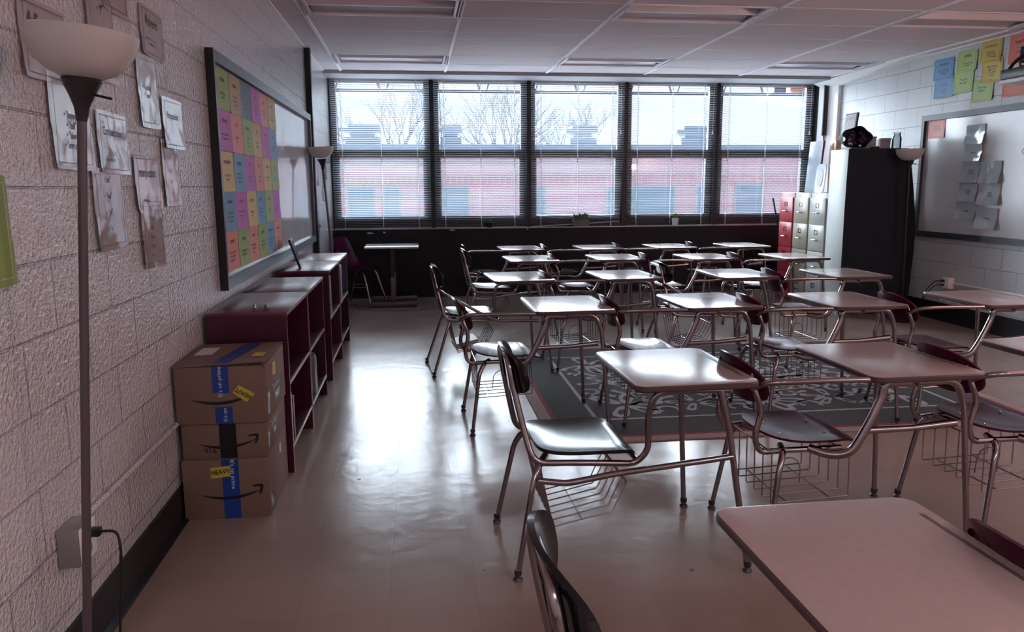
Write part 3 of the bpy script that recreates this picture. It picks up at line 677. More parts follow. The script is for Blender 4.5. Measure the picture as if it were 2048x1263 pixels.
# coloured vocabulary cards, six by five
cards = [
 [('green', 'ridicule', 'to make fun of\nsomething'), ('tan', 'evolve', 'to change\nslowly over\na long time'), ('slate', 'vast', 'very wide\nand large'), ('magenta', 'bond', 'to join\nwith others\nclosely'), ('salmon', 'plea', 'a strong\nrequest for\nhelp'), ('gold', 'eager', 'wanting to\ndo something')],
 [('magenta', 'coherent', 'easy to understand,\nmakes sense'), ('salmon', 'civil', 'polite and\nfair'), ('green', 'interact', 'to act with\nothers in\na group'), ('gold', 'ally', 'a friend\nor helper'), ('magenta', 'reform', 'to make\nbetter'), ('blue', 'trait', 'a quality\nof a person')],
 [('yellow', 'composition', 'to be made up of\nits parts'), ('blue', 'revision', 'to look at again\nand make changes\nto improve it'), ('magenta', 'exit', 'to go out\nof a place'), ('salmon', 'focus', 'to bring\nclosely'), ('yellow', 'compare', 'to see how things\nare alike'), ('green', 'aid', 'to help\nsomeone')],
 [('blue', 'domestic', 'something that\nhappens at home or\nin a country'), ('magenta', 'impede', 'to slow something\ndown or get in the\nway of it'), ('yellow', 'augment', 'to increase\nslowly'), ('blue', 'candid', 'open and\nhonest in what\nyou say'), ('green', 'content', 'to be happy\nwith it'), ('magenta', 'toil', 'to work hard\nfor a long\ntime')],
 [('salmon', 'earnest', 'being very serious\nabout something,\nnot light or playful'), ('green', 'appeal', 'to ask someone\nfor something'), ('salmon', 'arrest', 'a sudden stop,\nto hold and\nkeep'), ('green', 'absurd', 'something so\nsilly it cannot\nbe true'), ('blue', 'perspective', 'the way someone\nsees the world\naround'), ('salmon', 'motive', 'a reason\nto do it')]]
rown = ['top', 'second', 'third', 'fourth', 'bottom']; coln = ['leftmost', 'second', 'third', 'fourth', 'fifth', 'rightmost']
random.seed(4)
m_ccink = mat('card_ink', (40, 34, 60), .5); m_cwink = mat('card_ink_pale', (225, 225, 225), .5)
for r in range(5):
    for c in range(6):
        k, hd, bd_ = cards[r][c]; y0 = 4.335+c*.2925; z1 = 2.05-r*.2185
        t = sheet('vocabulary_card', '%s word card headed "%s" on the left whiteboard, %s row, %s' % ({'tan': 'tan', 'slate': 'slate blue', 'gold': 'golden', 'magenta': 'magenta'}.get(k, k), hd, rown[r], coln[c]), 'card', 'L', y0+.001, y0+.29, z1-.2165, z1-.001+.004*random.random(), cmat(k), x=.0135+.0012*((r+c) % 2), group='word cards on the left whiteboard', curl=.010, border=False)
        ik = m_ccink
        t_lay[t.name](text(hd, .036, (.0075, 0, .055), (0, 1, 0), (0, 0, 1), ik, t, sx=.95, bold=.0006)); t_lay[t.name](text(bd_, .023, (.0068, 0, -.03), (0, 1, 0), (0, 0, 1), ik, t, sx=.95, bold=.0004))
# laminated posters on the left wall
PL = [('adjective_poster', 'laminated white poster headed Adjective, behind the near lamp shade, top left', 2.285, 2.57, 1.72, 1.935, [('Adjective', .060, .45), ('describes a noun or pronoun', .018, -.45)]),
 ('word_list_poster', 'laminated word list poster ending in "enraged" behind the near lamp pole', 2.41, 2.69, 1.475, 1.752, [('\u2022 "happy"\n\u2022 "tall"\n\u2022 "blue"\n\u2022 "enraged"', .030, -.15)]),
 ('word_list_poster', 'laminated word list poster starting with "I" and "they", top edge cut off', 2.74, 2.958, 1.775, 2.07, [('\u2022 "I"\n\n\u2022 "they"', .040, .30)]),
 ('pronoun_poster', 'laminated poster cut off by the photo top, left of the Adverb poster', 2.88, 3.115, 2.022, 2.25, [('Pronoun', .045, .4), ('takes the place of a noun', .016, -.5)]),
 ('word_list_poster', 'laminated poster with glare right of the lamp pole, above the "and, but" list', 2.735, 3.005, 1.468, 1.676, [('Conjunction', .040, .35), ('joins words and phrases', .018, -.55)]),
 ('word_list_poster', 'laminated word list poster reading "and", "but", "or", "so"', 2.66, 2.905, 1.212, 1.487, [('\u2022 "and"\n\n\u2022 "but"\n\n\u2022 "or"\n\n\u2022 "so"', .027, .12)]),
 ('adverb_poster', 'laminated white poster headed Adverb left of the coloured-card whiteboard', 3.25, 3.522, 1.932, 2.122, [('Adverb', .058, .45), ('describes a verb, an adjective\nor another adverb', .017, -.35)]),
 ('word_list_poster', 'laminated sheet with bright window glare directly under the Adverb poster', 3.165, 3.385, 1.652, 1.93, [('\u2022 "quickly"\n\u2022 "very"', .030, .0)]),
 ('word_list_poster', 'striped-glare laminated sheet close to the whiteboard corner, upper right one', 3.43, 3.71, 1.585, 1.796, [('Preposition', .040, .3)]),
 ('word_list_poster', 'narrow laminated word list sheet below the striped-glare sheet', 3.39, 3.60, 1.343, 1.622, [('\u2022 "in"\n\n\u2022 "on"\n\n\u2022 "at"\n\n\u2022 "near"', .024, -.1)]),
 ('interjection_poster', 'laminated white poster headed Interjection beside the whiteboard', 3.05, 3.335, 1.335, 1.545, [('Interjection', .050, .35), ('shows strong emotion', .018, -.62)]),
 ('word_list_poster', 'laminated word list poster ending in "Phooey!", lowest on the left wall', 3.075, 3.312, 1.11, 1.387, [('\u2022 "Oops!"\n\n\u2022 "Ouch!"\n\n\u2022 "Hey!"\n\n\u2022 "Dang!"\n\n\u2022 "Yippee!"\n\n\u2022 "Phooey!"', .018, 0)])]
for i, (nm, lab, y0, y1, z0, z1, ln) in enumerate(PL):
    sheet(nm, lab, 'poster', 'L', y0, y1, z0, z1, m_lamw, x=.004+.0016*(i % 3), lines=ln, curl=.012, skew=[.01, -.01, .02, 0, -.02, .015, -.02, .02, .0, .01, 0, -.015][i])
sheet('green_poster', 'olive green paper poster at the left photo edge', 'poster', 'L', 1.85, 2.127, 1.176, 1.456, cmat('green'), lines=[('simile', .05, .3), ('uses like or as', .02, -.4)], ink=m_inkw, curl=.01)
for i, (y0, y1, z0, z1, rgb, lab) in enumerate([(8.42, 8.62, 1.47, 1.66, (150, 120, 120), 'reddish picture on the left wall past the black post'), (8.64, 8.88, 1.43, 1.64, (110, 116, 128), 'grey picture on the left wall behind the far lamp pole'), (8.42, 8.68, 1.16, 1.40, (126, 136, 140), 'greenish picture lower on the left wall past the black post'), (9.35, 9.52, 1.50, 1.72, (52, 60, 84), 'small dark blue picture near the left window corner'), (9.05, 9.2, 1.25, 1.5, (140, 140, 150), 'pale small picture low between the far lamp and the window corner')]):
    sheet('wall_picture', lab, 'picture', 'L', y0, y1, z0, z1, mat('picture_tone_%d' % i, rgb, .3), curl=.003, group='pictures on the far left wall')
t = thing('light_switch', 'small grey light switch plate on the left wall beside the black post', 'switch', (0, 8.56, 1.0)); MB().box(.001, .008, -.05, .05, -.06, .06).build('plate', m_outlet, t, smooth=False); MB().box(.008, .016, -.008, .008, -.014, .014).build('toggle', m_blackr, t, smooth=False)
# posters and sheets on the right wall
PR = [('metaphor_poster', 'blue poster headed metaphor high on the right wall', 7.475, 7.775, 2.475, 2.69, 'blue', [('metaphor', .045, .45), ('comparing two things\nby saying one thing\nis another', .022, -.3)]),
 ('metaphor_example', 'blue example sheet hanging directly below the metaphor poster', 7.45, 7.745, 2.292, 2.50, 'blue', [('"I am a star."\n\n"Life is a\nhighway."', .024, -.1)]),
 ('simile_poster', 'green poster headed simile high on the right wall', 7.145, 7.425, 2.515, 2.712, 'green', [('simile', .05, .5), ('comparing two things\nusing "like"', .022, -.35)]),
 ('simile_example', 'green sheet reading "You look like a pig." below the simile poster', 7.175, 7.447, 2.31, 2.525, 'green', [('"You look\nlike a pig."', .030, .05)]),
 ('simile_example', 'green sheet reading "Life is like a highway.", lowest of the green ones', 6.898, 7.185, 2.198, 2.405, 'green', [('"Life is like a\nhighway."', .030, .15)]),
 ('personification_poster', 'yellow poster headed personification on the right wall', 6.83, 7.105, 2.545, 2.752, 'yellow', [('personification', .034, .5), ('giving human\nqualities to things\nthat are not human', .022, -.25)]),
 ('personification_example', 'yellow example sheet below the personification poster', 6.80, 7.07, 2.362, 2.58, 'yellow', [('"My computer\nhates me."\n"The wind\nsang."', .026, 0)]),
 ('hyperbole_poster', 'orange-red poster headed hyperbole behind the projector', 6.45, 6.735, 2.49, 2.745, 'salmon', [('hyperbole', .045, .5), ('an exaggeration', .022, -.2)]),
 ('hyperbole_example', 'orange-red example sheet below the projector on the right wall', 6.50, 6.775, 2.205, 2.43, 'salmon', [('"I have a million\nthings to do\nhere."', .024, .2)]),
 ('orange_note', 'orange-red notice in the top left corner of the right whiteboard', 7.515, 7.768, 1.888, 2.088, 'salmon', [('remember to\nraise your hand\nbefore you speak', .022, 0)])]
CC['salmon'] = (224, 122, 100)
m_sR = mat('card_orange_red', (226, 118, 96), .5); m_gR = mat('card_bright_green', (168, 196, 104), .5); m_yR = mat('card_bright_yellow', (214, 188, 74), .5); m_bR = mat('card_bright_blue', (94, 148, 194), .5)
mR = {'blue': m_bR, 'green': m_gR, 'yellow': m_yR, 'salmon': m_sR}
for i, (nm, lab, y0, y1, z0, z1, k, ln) in enumerate(PR):
    sheet(nm, lab, 'poster', 'R', y0, y1, z0, z1, mR[k], x=(.003+.0022*(i % 2)) if nm != 'orange_note' else .0135, lines=ln, curl=.012, skew=[.01, -.01, .03, -.02, .0, .03, -.03, 0, 0, 0][i])
m_silver = mat('silvery_laminate', (178, 192, 197), .14, .0, bump=(9, .006, 1))
SV = [(6.93, 7.185, 1.80, 1.985), (6.945, 7.19, 1.635, 1.80), (6.955, 7.205, 1.43, 1.635), (6.96, 7.215, 1.245, 1.43), (6.955, 7.235, 1.06, 1.245), (6.67, 6.945, 1.42, 1.63), (6.66, 6.94, 1.215, 1.42), (6.665, 6.945, .985, 1.19)]
sl = ['topmost in the left column', 'second from top in the left column', 'third from top in the left column', 'fourth from top in the left column', 'lowest in the left column', 'upper one in the right column', 'middle one in the right column', 'lowest in the right column']
st = ['', 'planning', 'graphic\norganizer', 'rough\ndraft', 'editing', '', 'peer\nreview', 'publishing']
for i, (y0, y1, z0, z1) in enumerate(SV):
    sheet('silvery_sheet', 'curling silvery laminated sheet on the right whiteboard, %s' % sl[i], 'sheet', 'R', y0, y1, z0, z1, m_silver, x=.0135+.002*(i % 2), curl=.045, group='silvery sheets on the right whiteboard', lines=[(st[i], .026, 0)] if st[i] else (), border=False)

# ------------------------------------------------------------ lamps
def torchiere(lab, base, top, r, mp=None, name='floor_lamp'):
    """base point, pole tilt so the bowl rim centre sits at top"""
    B = Vector(base); T = Vector(top); H = (T-B).length; t = thing(name, lab, 'lamp', base)
    q = Vector((0, 0, 1)).rotation_difference((T-B).normalized()); t.rotation_mode = 'QUATERNION'; t.rotation_quaternion = q
    MB().lathe([(0, 0), (r*.92, 0), (r*.92, .012), (r*.8, .022), (.03, .03), (.014, .05), (0, .05)], n=32).build('base', m_lampb, t)
    p = MB().tube([(0, 0, .03), (0, 0, H-.18)], .0115, 12); p.build('pole', mp or m_lampp, t)
    MB().lathe([(.012, H-.215), (.014, H-.205), (.018, H-.18), (.028, H-.155), (.040, H-.13), (.046, H-.117), (.044, H-.112), (0, H-.112)], n=28).build('cone', m_lampb, t)
    prof = [(.03, -.112), (.045, -.112), (.078, -.098), (.105, -.075), (.122, -.045), (.131, -.015), (.133, 0), (.129, .001), (.127, -.014), (.118, -.043), (.10, -.070), (.072, -.092), (.03, -.104)]
    MB().lathe([(a*r/.133, H+b*r/.133*1.0) for a, b in prof], n=40).build('bowl_shade', m_lampw, t)
    MB().tube([(.012, 0, H-.145), (.075, -.01, H-.155)], .0035, 6).build('switch', m_blackr, t)
    return t
torchiere('near torchiere floor lamp with grey pole and frosted bowl at the far left', (.088, 2.09, .0), (.232, 2.10, 1.80), .131)
torchiere('torchiere floor lamp with pale bowl past the bookcases near the windows', (.24, 8.02-.10, 0), (.142, 7.80, 1.80), .125)
torchiere('torchiere floor lamp with white bowl in front of the fabric-covered cabinet', (6.20, 7.58, 0), (6.162, 7.60, 1.775), .138, m_lampb)
torchiere('lit torchiere floor lamp by the right wall outside the photo', (6.15, 2.3, 0), (6.15, 2.3, 1.80), .133)  # added lamp body around the warm fill light
# cord and outlet at near lamp
t = thing('surface_outlet', 'grey surface-mounted outlet box low on the left wall behind the near lamp', 'outlet', (0, 2.245, .405))
MB().box(.001, .062, -.055, .055, -.058, .058).build('box', m_outlet, t, bevel=.006)
MB().box(.062, .066, -.052, .052, -.055, .055).build('face_plate', m_white, t, bevel=.001)
f = MB(); f.lathe([(0, 0), (.017, 0), (.017, .002), (0, .002)], (0, 0, 0), 16); o = f.build('socket', m_outlet, t); o.rotation_euler = (0, PI/2, 0); o.location = (.066, 0, -.022)
t = thing('power_cord', 'black power cord plugged into the left wall outlet, hanging to the floor', 'cord', (.07, 2.25, .43))
MB().box(0, .03, -.014, .014, -.012, .012).build('plug', m_blackr, t, bevel=.003)
MB().tube(rnd([(.03, 0, 0), (.075, 0, .0), (.085, -.01, -.05), (.075, -.02, -.2), (.07, -.05, -.36), (.085, -.12, -.42), (.10, -.35, -.422)], .04), .0042, 8).build('cable', m_blackr, t)
tag(MB().tube([(.012, 2.30, .43), (.012, 3.0, .43), (.012, 5.0, .432), (.012, 7.9, .432)], .010, 8).build('wall_conduit', m_wallL), 'thin painted conduit running low along the left wall', 'conduit')
t = thing('surface_outlet', 'white outlet box low on the right wall with two black plugs', 'outlet', (XR, 7.24, .415))
MB().box(-.058, -.001, -.055, .055, -.058, .058).build('box', m_white, t, bevel=.005); MB().box(-.063, -.058, -.05, .05, -.053, .053).build('face_plate', m_white, t, bevel=.001)
for i, (dz, ex) in enumerate(((.02, .30), (-.022, .18))):
    t = thing('power_cord', ['upper black cord plugged into the right wall outlet', 'lower black cord plugged into the right wall outlet'][i], 'cord', (XR-.063, 7.26, .415+dz), 0, 'cords at the right wall outlet')
    MB().box(-.03, 0, -.012, .012, -.011, .011).build('plug', m_blackr, t, bevel=.003)
    MB().tube(rnd([(-.03, 0, 0), (-.08, .02, .0), (-.12, .10, -.10), (-.11, .2, -.28), (-.12, .2+ex*.5, -.41), (-.10, .2+ex, -.405-dz)], .08), .0042, 8).build('cable', m_blackr, t)
tag(MB().tube([(XR-.014, 7.18, .415), (XR-.014, 5.0, .415), (XR-.014, 2, .415)], .011, 8).build('wall_conduit', m_white), 'thin white conduit running low along the right wall', 'conduit')

# ------------------------------------------------------------ bookcases
def bookcase():
    t = thing('bookcase', 'x', 'bookcase'); d, w, h = .375, .745, .82; e = .019
    MB().box(0, d+.004, 0, w, h-e, h).build('top_panel', m_shelft, t, bevel=.002)
    for y in (0, w-e): MB().box(0, d, y, y+e, 0, h-e).build('side_panel', m_shelf, t, smooth=False)
    MB().box(0, .006, e, w-e, .11, h-e).build('back_panel', m_shelf, t, smooth=False)
    for z in (.125, .452): MB().box(.006, d-.004, e, w-e, z, z+e).build('shelf', m_shelf, t, smooth=False)
    f = MB(); f.box(d, d+.0045, .001, w-.001, h-e+.002, h-.002)
    for z in (.125, .452): f.box(d-.004, d, e, w-e, z+.001, z+e-.001)
    for y in (0, w-e): f.box(d, d+.001, y+.006, y+e-.006, 0, h-e)
    f.build('edge_banding', m_sedge, t, smooth=False)
    return t
bk = bookcase(); by = [3.80, 4.555, 5.68, 6.455]
bl = ['maroon bookcase nearest the camera, behind the cardboard boxes', 'second maroon bookcase, joined to the far side of the nearest one', 'third maroon bookcase, with the framed photo on top', 'farthest maroon bookcase, nearest the windows']
for i, y in enumerate(by):
    t = bk if i == 0 else dup(bk, (0, 0, 0)); t.location = (.026, y, 0); t['label'] = bl[i]; t['group'] = 'low maroon bookcases'
books = [(1, .144, .22, [(.03, .24, (120, 126, 130)), (.02, .25, (60, 80, 90)), (.03, .22, (150, 150, 150)), (.025, .23, (130, 96, 80))], 'lower shelf of the second bookcase'),
 (0, .144, .03, [(.04, .25, (110, 60, 80)), (.03, .26, (150, 100, 110)), (.03, .22, (90, 40, 60))], 'lower shelf of the nearest bookcase'),
 (2, .471, .04, [(.07, .28, (32, 42, 70)), (.05, .29, (40, 52, 84)), (.03, .29, (170, 176, 190)), (.03, .27, (80, 60, 60))], 'upper shelf of the third bookcase'),
 (2, .144, .04, [(.03, .22, (110, 60, 90)), (.03, .23, (130, 90, 120))], 'lower shelf of the third bookcase'),
 (3, .471, .12, [(.05, .28, (40, 70, 120)), (.06, .30, (150, 176, 205)), (.04, .29, (170, 190, 215))], 'upper shelf of the farthest bookcase')]
cn = 0; ordn = ['first', 'second', 'third', 'fourth']
tone = lambda c: 'navy' if c[2] > c[0]+25 and c[2] < 100 else 'pale blue' if c[2] > 180 and c[2] > c[0]+10 else 'blue' if c[2] > c[0]+30 else 'pinkish' if c[0] > c[1]+30 else 'pale grey' if c[0] > 140 else 'brown' if c[0] > c[2]+5 else 'dark grey' if c[0] < 100 else 'grey'
for bi, z, off, bs, where in books:
    y = by[bi]+.02+off
    for i, (w, h, c) in enumerate(bs):
        o = thing('book', '%s upright book, %s from near end, %s' % (tone(c), ordn[i], where), 'book', (.202, y+w/2, z), 0, 'books on the '+where)
        MB().box(-.08, .19-.008*(i % 2), -w/2+.0005, w/2-.0005, 0, h).build('cover', mat('book_cover_%d' % cn, c, .4), o, bevel=.0015); MB().box(-.0802, .17, -w/2+.003, w/2-.003, h, h+.0006).build('pages', m_paper, o, smooth=False)
        cn += 1; y += w+.002
# framed photo and markers on top
t = thing('framed_photo', 'small dark framed photo standing on the third bookcase against the wall', 'framed photo', (.155, 5.98, .8205), math.radians(6))
p = MB(); p.prism([(0, -.13, 0), (.018, -.13, 0), (-.052, -.13, .215), (-.07, -.13, .212)], (0, .26, 0)); p.build('frame', m_frameb, t, smooth=False)
p = MB(); p.quad((.0145, -.105, .018), (.0145, .105, .018), (-.046, .105, .198), (-.046, -.105, .198)); p.build('photo', mat('photo_print', (150, 150, 172), .12, var=(14, .6)), t, smooth=False)
for i, (x, y, a) in enumerate(((.228, 3.93, 0), (.288, 3.925, .06))):
    t = thing('marker_pen', ['left marker pen lying on the nearest bookcase', 'right marker pen lying on the nearest bookcase'][i], 'pen', (x, y, .8285), a-1.38, 'pens on the nearest bookcase')
    MB().tube([(-.06, 0, 0), (.03, 0, 0)], .0075, 10).build('barrel', m_ink, t); MB().tube([(.03, 0, 0), (.065, 0, 0)], .0082, 10).build('cap', m_lampp, t)

# ------------------------------------------------------------ cardboard boxes
def smile(parent, w, cx, z, full=True):
    n = 20; vs = []
    for k in range(n+1):
        u = -1+2*k/n; th = .016*(1-abs(u)**2.2)*(w/.15)+.0008
        x = cx+u*w; zz = z-.030*(1-u*u)*(w/.15)+(.008*u)
        vs += [(x, -.0012, zz-th*.6), (x, -.0012, zz+th*.4)]
    m = MB(); m.add(vs, [(2*k, 2*k+2, 2*k+3, 2*k+1) for k in range(n)])
    if full:
        x = cx+w; zz = z+.008; s = w/.15
        m.add([(x-.045*s, -.0014, zz+.022*s), (x+.002*s, -.0014, zz+.030*s), (x+.012*s, -.0014, zz+.022*s), (x+.008*s, -.0014, zz-.004*s), (x-.006*s, -.0014, zz-.030*s), (x-.012*s, -.0014, zz-.024*s), (x-.004*s, -.0014, zz+.008*s), (x-.012*s, -.0014, zz+.016*s), (x-.04*s, -.0014, zz+.014*s)], [tuple(range(9))])
    return m.build('printed_arrow', m_ink, parent, smooth=False)
def carton(lab, loc, w, d, h, rz=0):
    t = thing('cardboard_box', lab, 'box', loc, rz, 'stacked cardboard boxes'); return t
RX, UZ = (1, 0, 0), (0, 0, 1)
# bottom
t = carton('bottom cardboard box of the stack, with a level yellow HEAVY sticker', (.018, 3.285, 0), .36, .47, .268)
MB().box(0, .36, 0, .47, 0, .268).build('carton', m_card, t, bevel=.003)
MB().box(.165, .235, -.001, 0, 0, .268).build('tape', m_tapeb, t, smooth=False); smile(t, .125, .20, .12)
text("It's on prime", .026, (.21, -.0012, .20), UZ, (-1, 0, 0), m_inkw, t, rot=PI)
o = MB().prism([(.118, -.0022, .185), (.200, -.0022, .192), (.200, -.0022, .240), (.118, -.0022, .233)], (0, .001, 0)).build('heavy_sticker', m_ysticker, t, smooth=False)
text('HEAVY', .029, (.159, -.0022, .2125), RX, UZ, m_ink, o, rot=.08, sx=.88, bold=.0006)
MB().box(.3602, .3606, .27, .31, .19, .235).build('white_sticker', m_paper, t, smooth=False)
MB().box(.3602, .3605, .02, .08, .03, .09).build('barcode', m_inkp, t, smooth=False)
# middle
t = carton('flat middle cardboard box with black tape in the stack', (.024, 3.30, .2685), .355, .44, .158)
MB().box(0, .355, 0, .45, 0, .158).build('carton', m_card, t, bevel=.003)
MB().box(.155, .225, -.001, 0, 0, .158).build('tape', m_tapek, t, smooth=False); smile(t, .12, .19, .075)
text('916', .035, (.115, -.0014, .035), RX, UZ, m_inkp, t, 'handwritten_number', rot=PI*0)
text('Touchdown', .04, (.3552, .17, .115), (0, 1, 0), UZ, m_inkp, t, rot=.0, bold=.0005); MB().box(.3551, .3554, .14, .21, .06, .085).build('printed_logo', m_inkp, t, smooth=False); MB().box(.3551, .3554, .01, .05, .03, .10).build('barcode', m_inkp, t, smooth=False)
# top
t = carton('top cardboard box with partly opened flap and tilted HEAVY sticker', (.014, 3.285, .427), .375, .45, .262)
MB().box(0, .375, 0, .45, 0, .250).build('carton', m_card, t, bevel=.003)
f = MB(); f.prism([(.0, -.004, .250), (.14, -.004, .256), (.375, -.004, .266), (.375, .45, .256), (0, .45, .252)], (0, 0, .005)); f.build('top_flap', m_card, t, smooth=False)
f = MB(); f.prism([(.10, -.0015, .251), (.36, -.0015, .251), (.372, -.0015, .238), (.36, -.0015, .266), (.17, -.0015, .262)][:4]+[(.17, -.0015, .259)], (0, .001, 0)); f.build('flap_gap', m_gapshade, t, smooth=False)  # dark sheet painting the shade in the flap opening
MB().box(.155, .222, -.001, 0, .135, .25).build('tape', m_tapeb, t, smooth=False); MB().box(.160, .230, -.001, 0, 0, .075).build('tape', m_tapeb, t, smooth=False)
f = MB(); f.quad((.15, .0, .2625), (.225, .0, .2655), (.29, .44, .2605), (.21, .44, .2605)); f.build('tape', m_tapeb, t, smooth=False)
smile(t, .125, .19, .118, full=False)
text("It's on prime", .026, (.185, -.0012, .185), UZ, (-1, 0, 0), m_inkw, t); text("It's on", .024, (.20, -.0012, .04), UZ, (-1, 0, 0), m_inkw, t)
o = MB().prism([(.235, -.0024, .135), (.290, -.0024, .092), (.328, -.0024, .128), (.262, -.0024, .168)], (0, .001, 0)).build('heavy_sticker', m_ysticker, t, smooth=False)
text('HEAVY', .027, (.279, -.0024, .131), RX, UZ, m_ink, o, rot=PI-.55, sx=.85, bold=.0006)
f = MB(); f.quad((.03, .20, .2585), (.11, .20, .2605), (.11, .36, .2598), (.03, .36, .258)); f.build('shipping_label', m_paper, t, smooth=False)
f = MB(); f.quad((.30, .09, .270), (.35, .09, .270), (.35, .19, .268), (.30, .19, .268)); f.build('yellow_sticker', m_ysticker, t, smooth=False)
text('Touchdown', .05, (.3752, .25, .115), (0, 1, 0), UZ, m_inkp, t, bold=.0006); MB().box(.3751, .3754, .18, .30, .05, .085).build('printed_logo', m_inkp, t, smooth=False); MB().box(.3751, .3754, .01, .06, .03, .12).build('barcode', m_inkp, t, smooth=False)
MB().prism([(.3756, .15, .17), (.3756, .22, .16), (.3756, .22, .22), (.3756, .16, .225)], (.0005, 0, 0)).build('yellow_sticker', m_ysticker, t, smooth=False)

# ------------------------------------------------------------ small table and shell chair in the far left corner
t = thing('side_table', 'small white-topped table with twin steel T feet by the windows', 'table', (.75, 9.38, 0))
MB().box(-.315, .315, -.27, .27, .700, .722).build('tabletop', mat('pale_tabletop', (190, 192, 200), .2), t, bevel=.003)
for y in (-.235, .26):
    o = MB().box(-.275, .285, y-.03, y+.03, .012, .065).build('foot_bar', m_lampp, t, bevel=.006); MB().box(-.26, -.24, y-.02, y+.02, 0.0075, .012).build('glide', m_glide, o, smooth=False); MB().box(.24, .26, y-.02, y+.02, 0.0075, .012).build('glide', m_glide, o, smooth=False)
    MB().box(-.02, .03, y-.022, y+.022, .065, .36).build('lower_post', m_lampp, t, bevel=.004); MB().box(-.015, .025, y-.016, y+.016, .36, .700).build('upper_post', m_blackr, t, smooth=False)
t = thing('shell_chair', 'maroon plastic shell chair with chrome legs in the far left corner', 'chair', (.36, 9.42, 0), math.radians(-22))
def fn(u, v):
    # u from back top (-1) to seat front (1)
    s = (u+1)/2; P = [(-.27, .82), (-.25, .72), (-.215, .60), (-.17, .50), (-.10, .45), (.0, .437), (.12, .445), (.21, .44)]
    k = s*(len(P)-1); i = min(int(k), len(P)-2); f_ = k-i; x = P[i][0]*(1-f_)+P[i+1][0]*f_; z = P[i][1]*(1-f_)+P[i+1][1]*f_
    w = .20+.03*sin(s*PI)-.035*max(0, .35-s)
    return (x+(.035*v*v if s < .5 else 0), w*v, z+(.02*v*v if s >= .35 else 0))
MB().shell(fn, (-.005, 0, -.008), 22, 12, 5).build('shell', m_maroon, t)
for sx, sy in ((1, -1), (1, 1), (-1, -1), (-1, 1)):
    o = MB().tube(rnd([(.04*sx, .06*sy, .425), (.10*sx, .15*sy, .425), (.13*sx, .17*sy, .38), (.245*sx-.01, .215*sy, .014)], .03), .0105, 8).build('leg', m_chrome, t); MB().lathe([(.012, .02), (.014, .0), (.013, -.0135)], (.245*sx-.01, .215*sy, .014), 8).build('glide', m_glide, o)
MB().tube([(-.18, -.19, .22), (.18, -.19, .24)], .005, 6).build('stretcher', m_chrome, t); MB().tube([(-.18, .19, .22), (.18, .19, .24)], .005, 6).build('stretcher', m_chrome, t)

# ------------------------------------------------------------ plants on the sill
def pot_plant(lab, x, kind):
    t = thing('potted_plant', lab, 'plant', (x, 9.968, .8885)); random.seed(int(x*100))
    if kind == 'box':
        MB().prism([(-.105, -.028, 0), (.105, -.028, 0), (.11, -.028, .09), (-.11, -.028, .09)], (0, .05, 0)).build('planter', mat('grey_wood', (112, 104, 104), .7), t, smooth=False); rng = (.09, .018); base = .085; H = .10; n = 110; c = (58, 128, 84)
    elif kind == 'white':
        MB().lathe([(.036, 0), (.046, .095), (.042, .096), (.038, .085), (0, .085)], n=20).build('pot', m_white, t); rng = (.03, .02); base = .085; H = .085; n = 40; c = (96, 128, 76)
    else:
        MB().lathe([(.032, 0), (.038, .06), (.034, .061), (0, .055)], n=16).build('pot', m_blackp, t); rng = (.025, .02); base = .055; H = .06; n = 40; c = (46, 96, 56)
    m = MB()
    for _ in range(n):
        a = random.uniform(0, 2*PI); x0 = random.uniform(-1, 1)*rng[0]; y0 = random.uniform(-1, .3)*rng[1]; h = H*random.uniform(.5, 1); sp = random.uniform(.2, .8)*(.05 if kind != 'white' else .03)
        dx, dy = cos(a)*sp, sin(a)*sp*.35; p0 = Vector((x0, y0, base)); p1 = p0+Vector((dx*.4, dy*.4, h*.7)); p2 = p0+Vector((dx, dy, h)); s = Vector((-sin(a), cos(a)*.5, 0))*.006
        m.add([p0-s*.6, p0+s*.6, p1+s, p2, p1-s], [(0, 1, 2, 4), (4, 2, 3)])
    m.build('leaves', mat('leaf_'+kind, c, .5, var=(60, .5)), t)
pot_plant('tiny dark potted plant on the sill under the second window', 1.985, 'dark')
pot_plant('green grass plant in a grey wooden box on the middle sill', 3.19, 'box')
pot_plant('succulent in a small white pot on the sill under the fourth window', 4.47, 'white')

# ------------------------------------------------------------ filing cabinets
def filing(lab, y0, y1, rgb, rgbd, name):
    h, x0, x1 = 1.32, 5.605, 6.29; t = thing('filing_cabinet', lab, 'filing cabinet', (x0, y0, 0), 0, 'filing cabinets in a row'); w = y1-y0
    mb = mat('cabinet_paint_'+name, rgb, .35); MB().box(.004, x1-x0, .002, w-.002, 0, h).build('body', mb, t, bevel=.004)
    for k in range(4):
        z0 = .05+k*.305; o = MB().box(-.016, .004, .018, w-.018, z0, z0+.298).build('drawer', mat('cabinet_drawer_'+name, rgbd, .3), t, bevel=.003)
        MB().tube(rnd([(-.016, w/2-.05, z0+.13), (-.042, w/2-.05, z0+.13), (-.042, w/2+.05, z0+.13), (-.016, w/2+.05, z0+.13)], .01, 3), .006, 6).build('handle', m_chrome, o)
        f = MB(); zz = z0+.215
        for q in ((w/2-.035, w/2+.035, zz-.025, zz-.018), (w/2-.035, w/2+.035, zz+.018, zz+.025), (w/2-.035, w/2-.028, zz-.018, zz+.018), (w/2+.028, w/2+.035, zz-.018, zz+.018)): f.box(-.020, -.016, q[0], q[1], q[2], q[3])
        f.build('label_holder', m_chrome, o, smooth=False)
    return t
filing('pale grey filing cabinet, rightmost of the three, beside the tall cabinet', 8.165, 8.545, (176, 178, 170), (188, 190, 182), 'grey')
filing('tan beige filing cabinet between the red and the grey ones', 8.55, 8.92, (168, 156, 138), (182, 172, 154), 'tan')
filing('red filing cabinet nearest the windows', 8.925, 9.285, (170, 50, 62), (206, 76, 84), 'red')
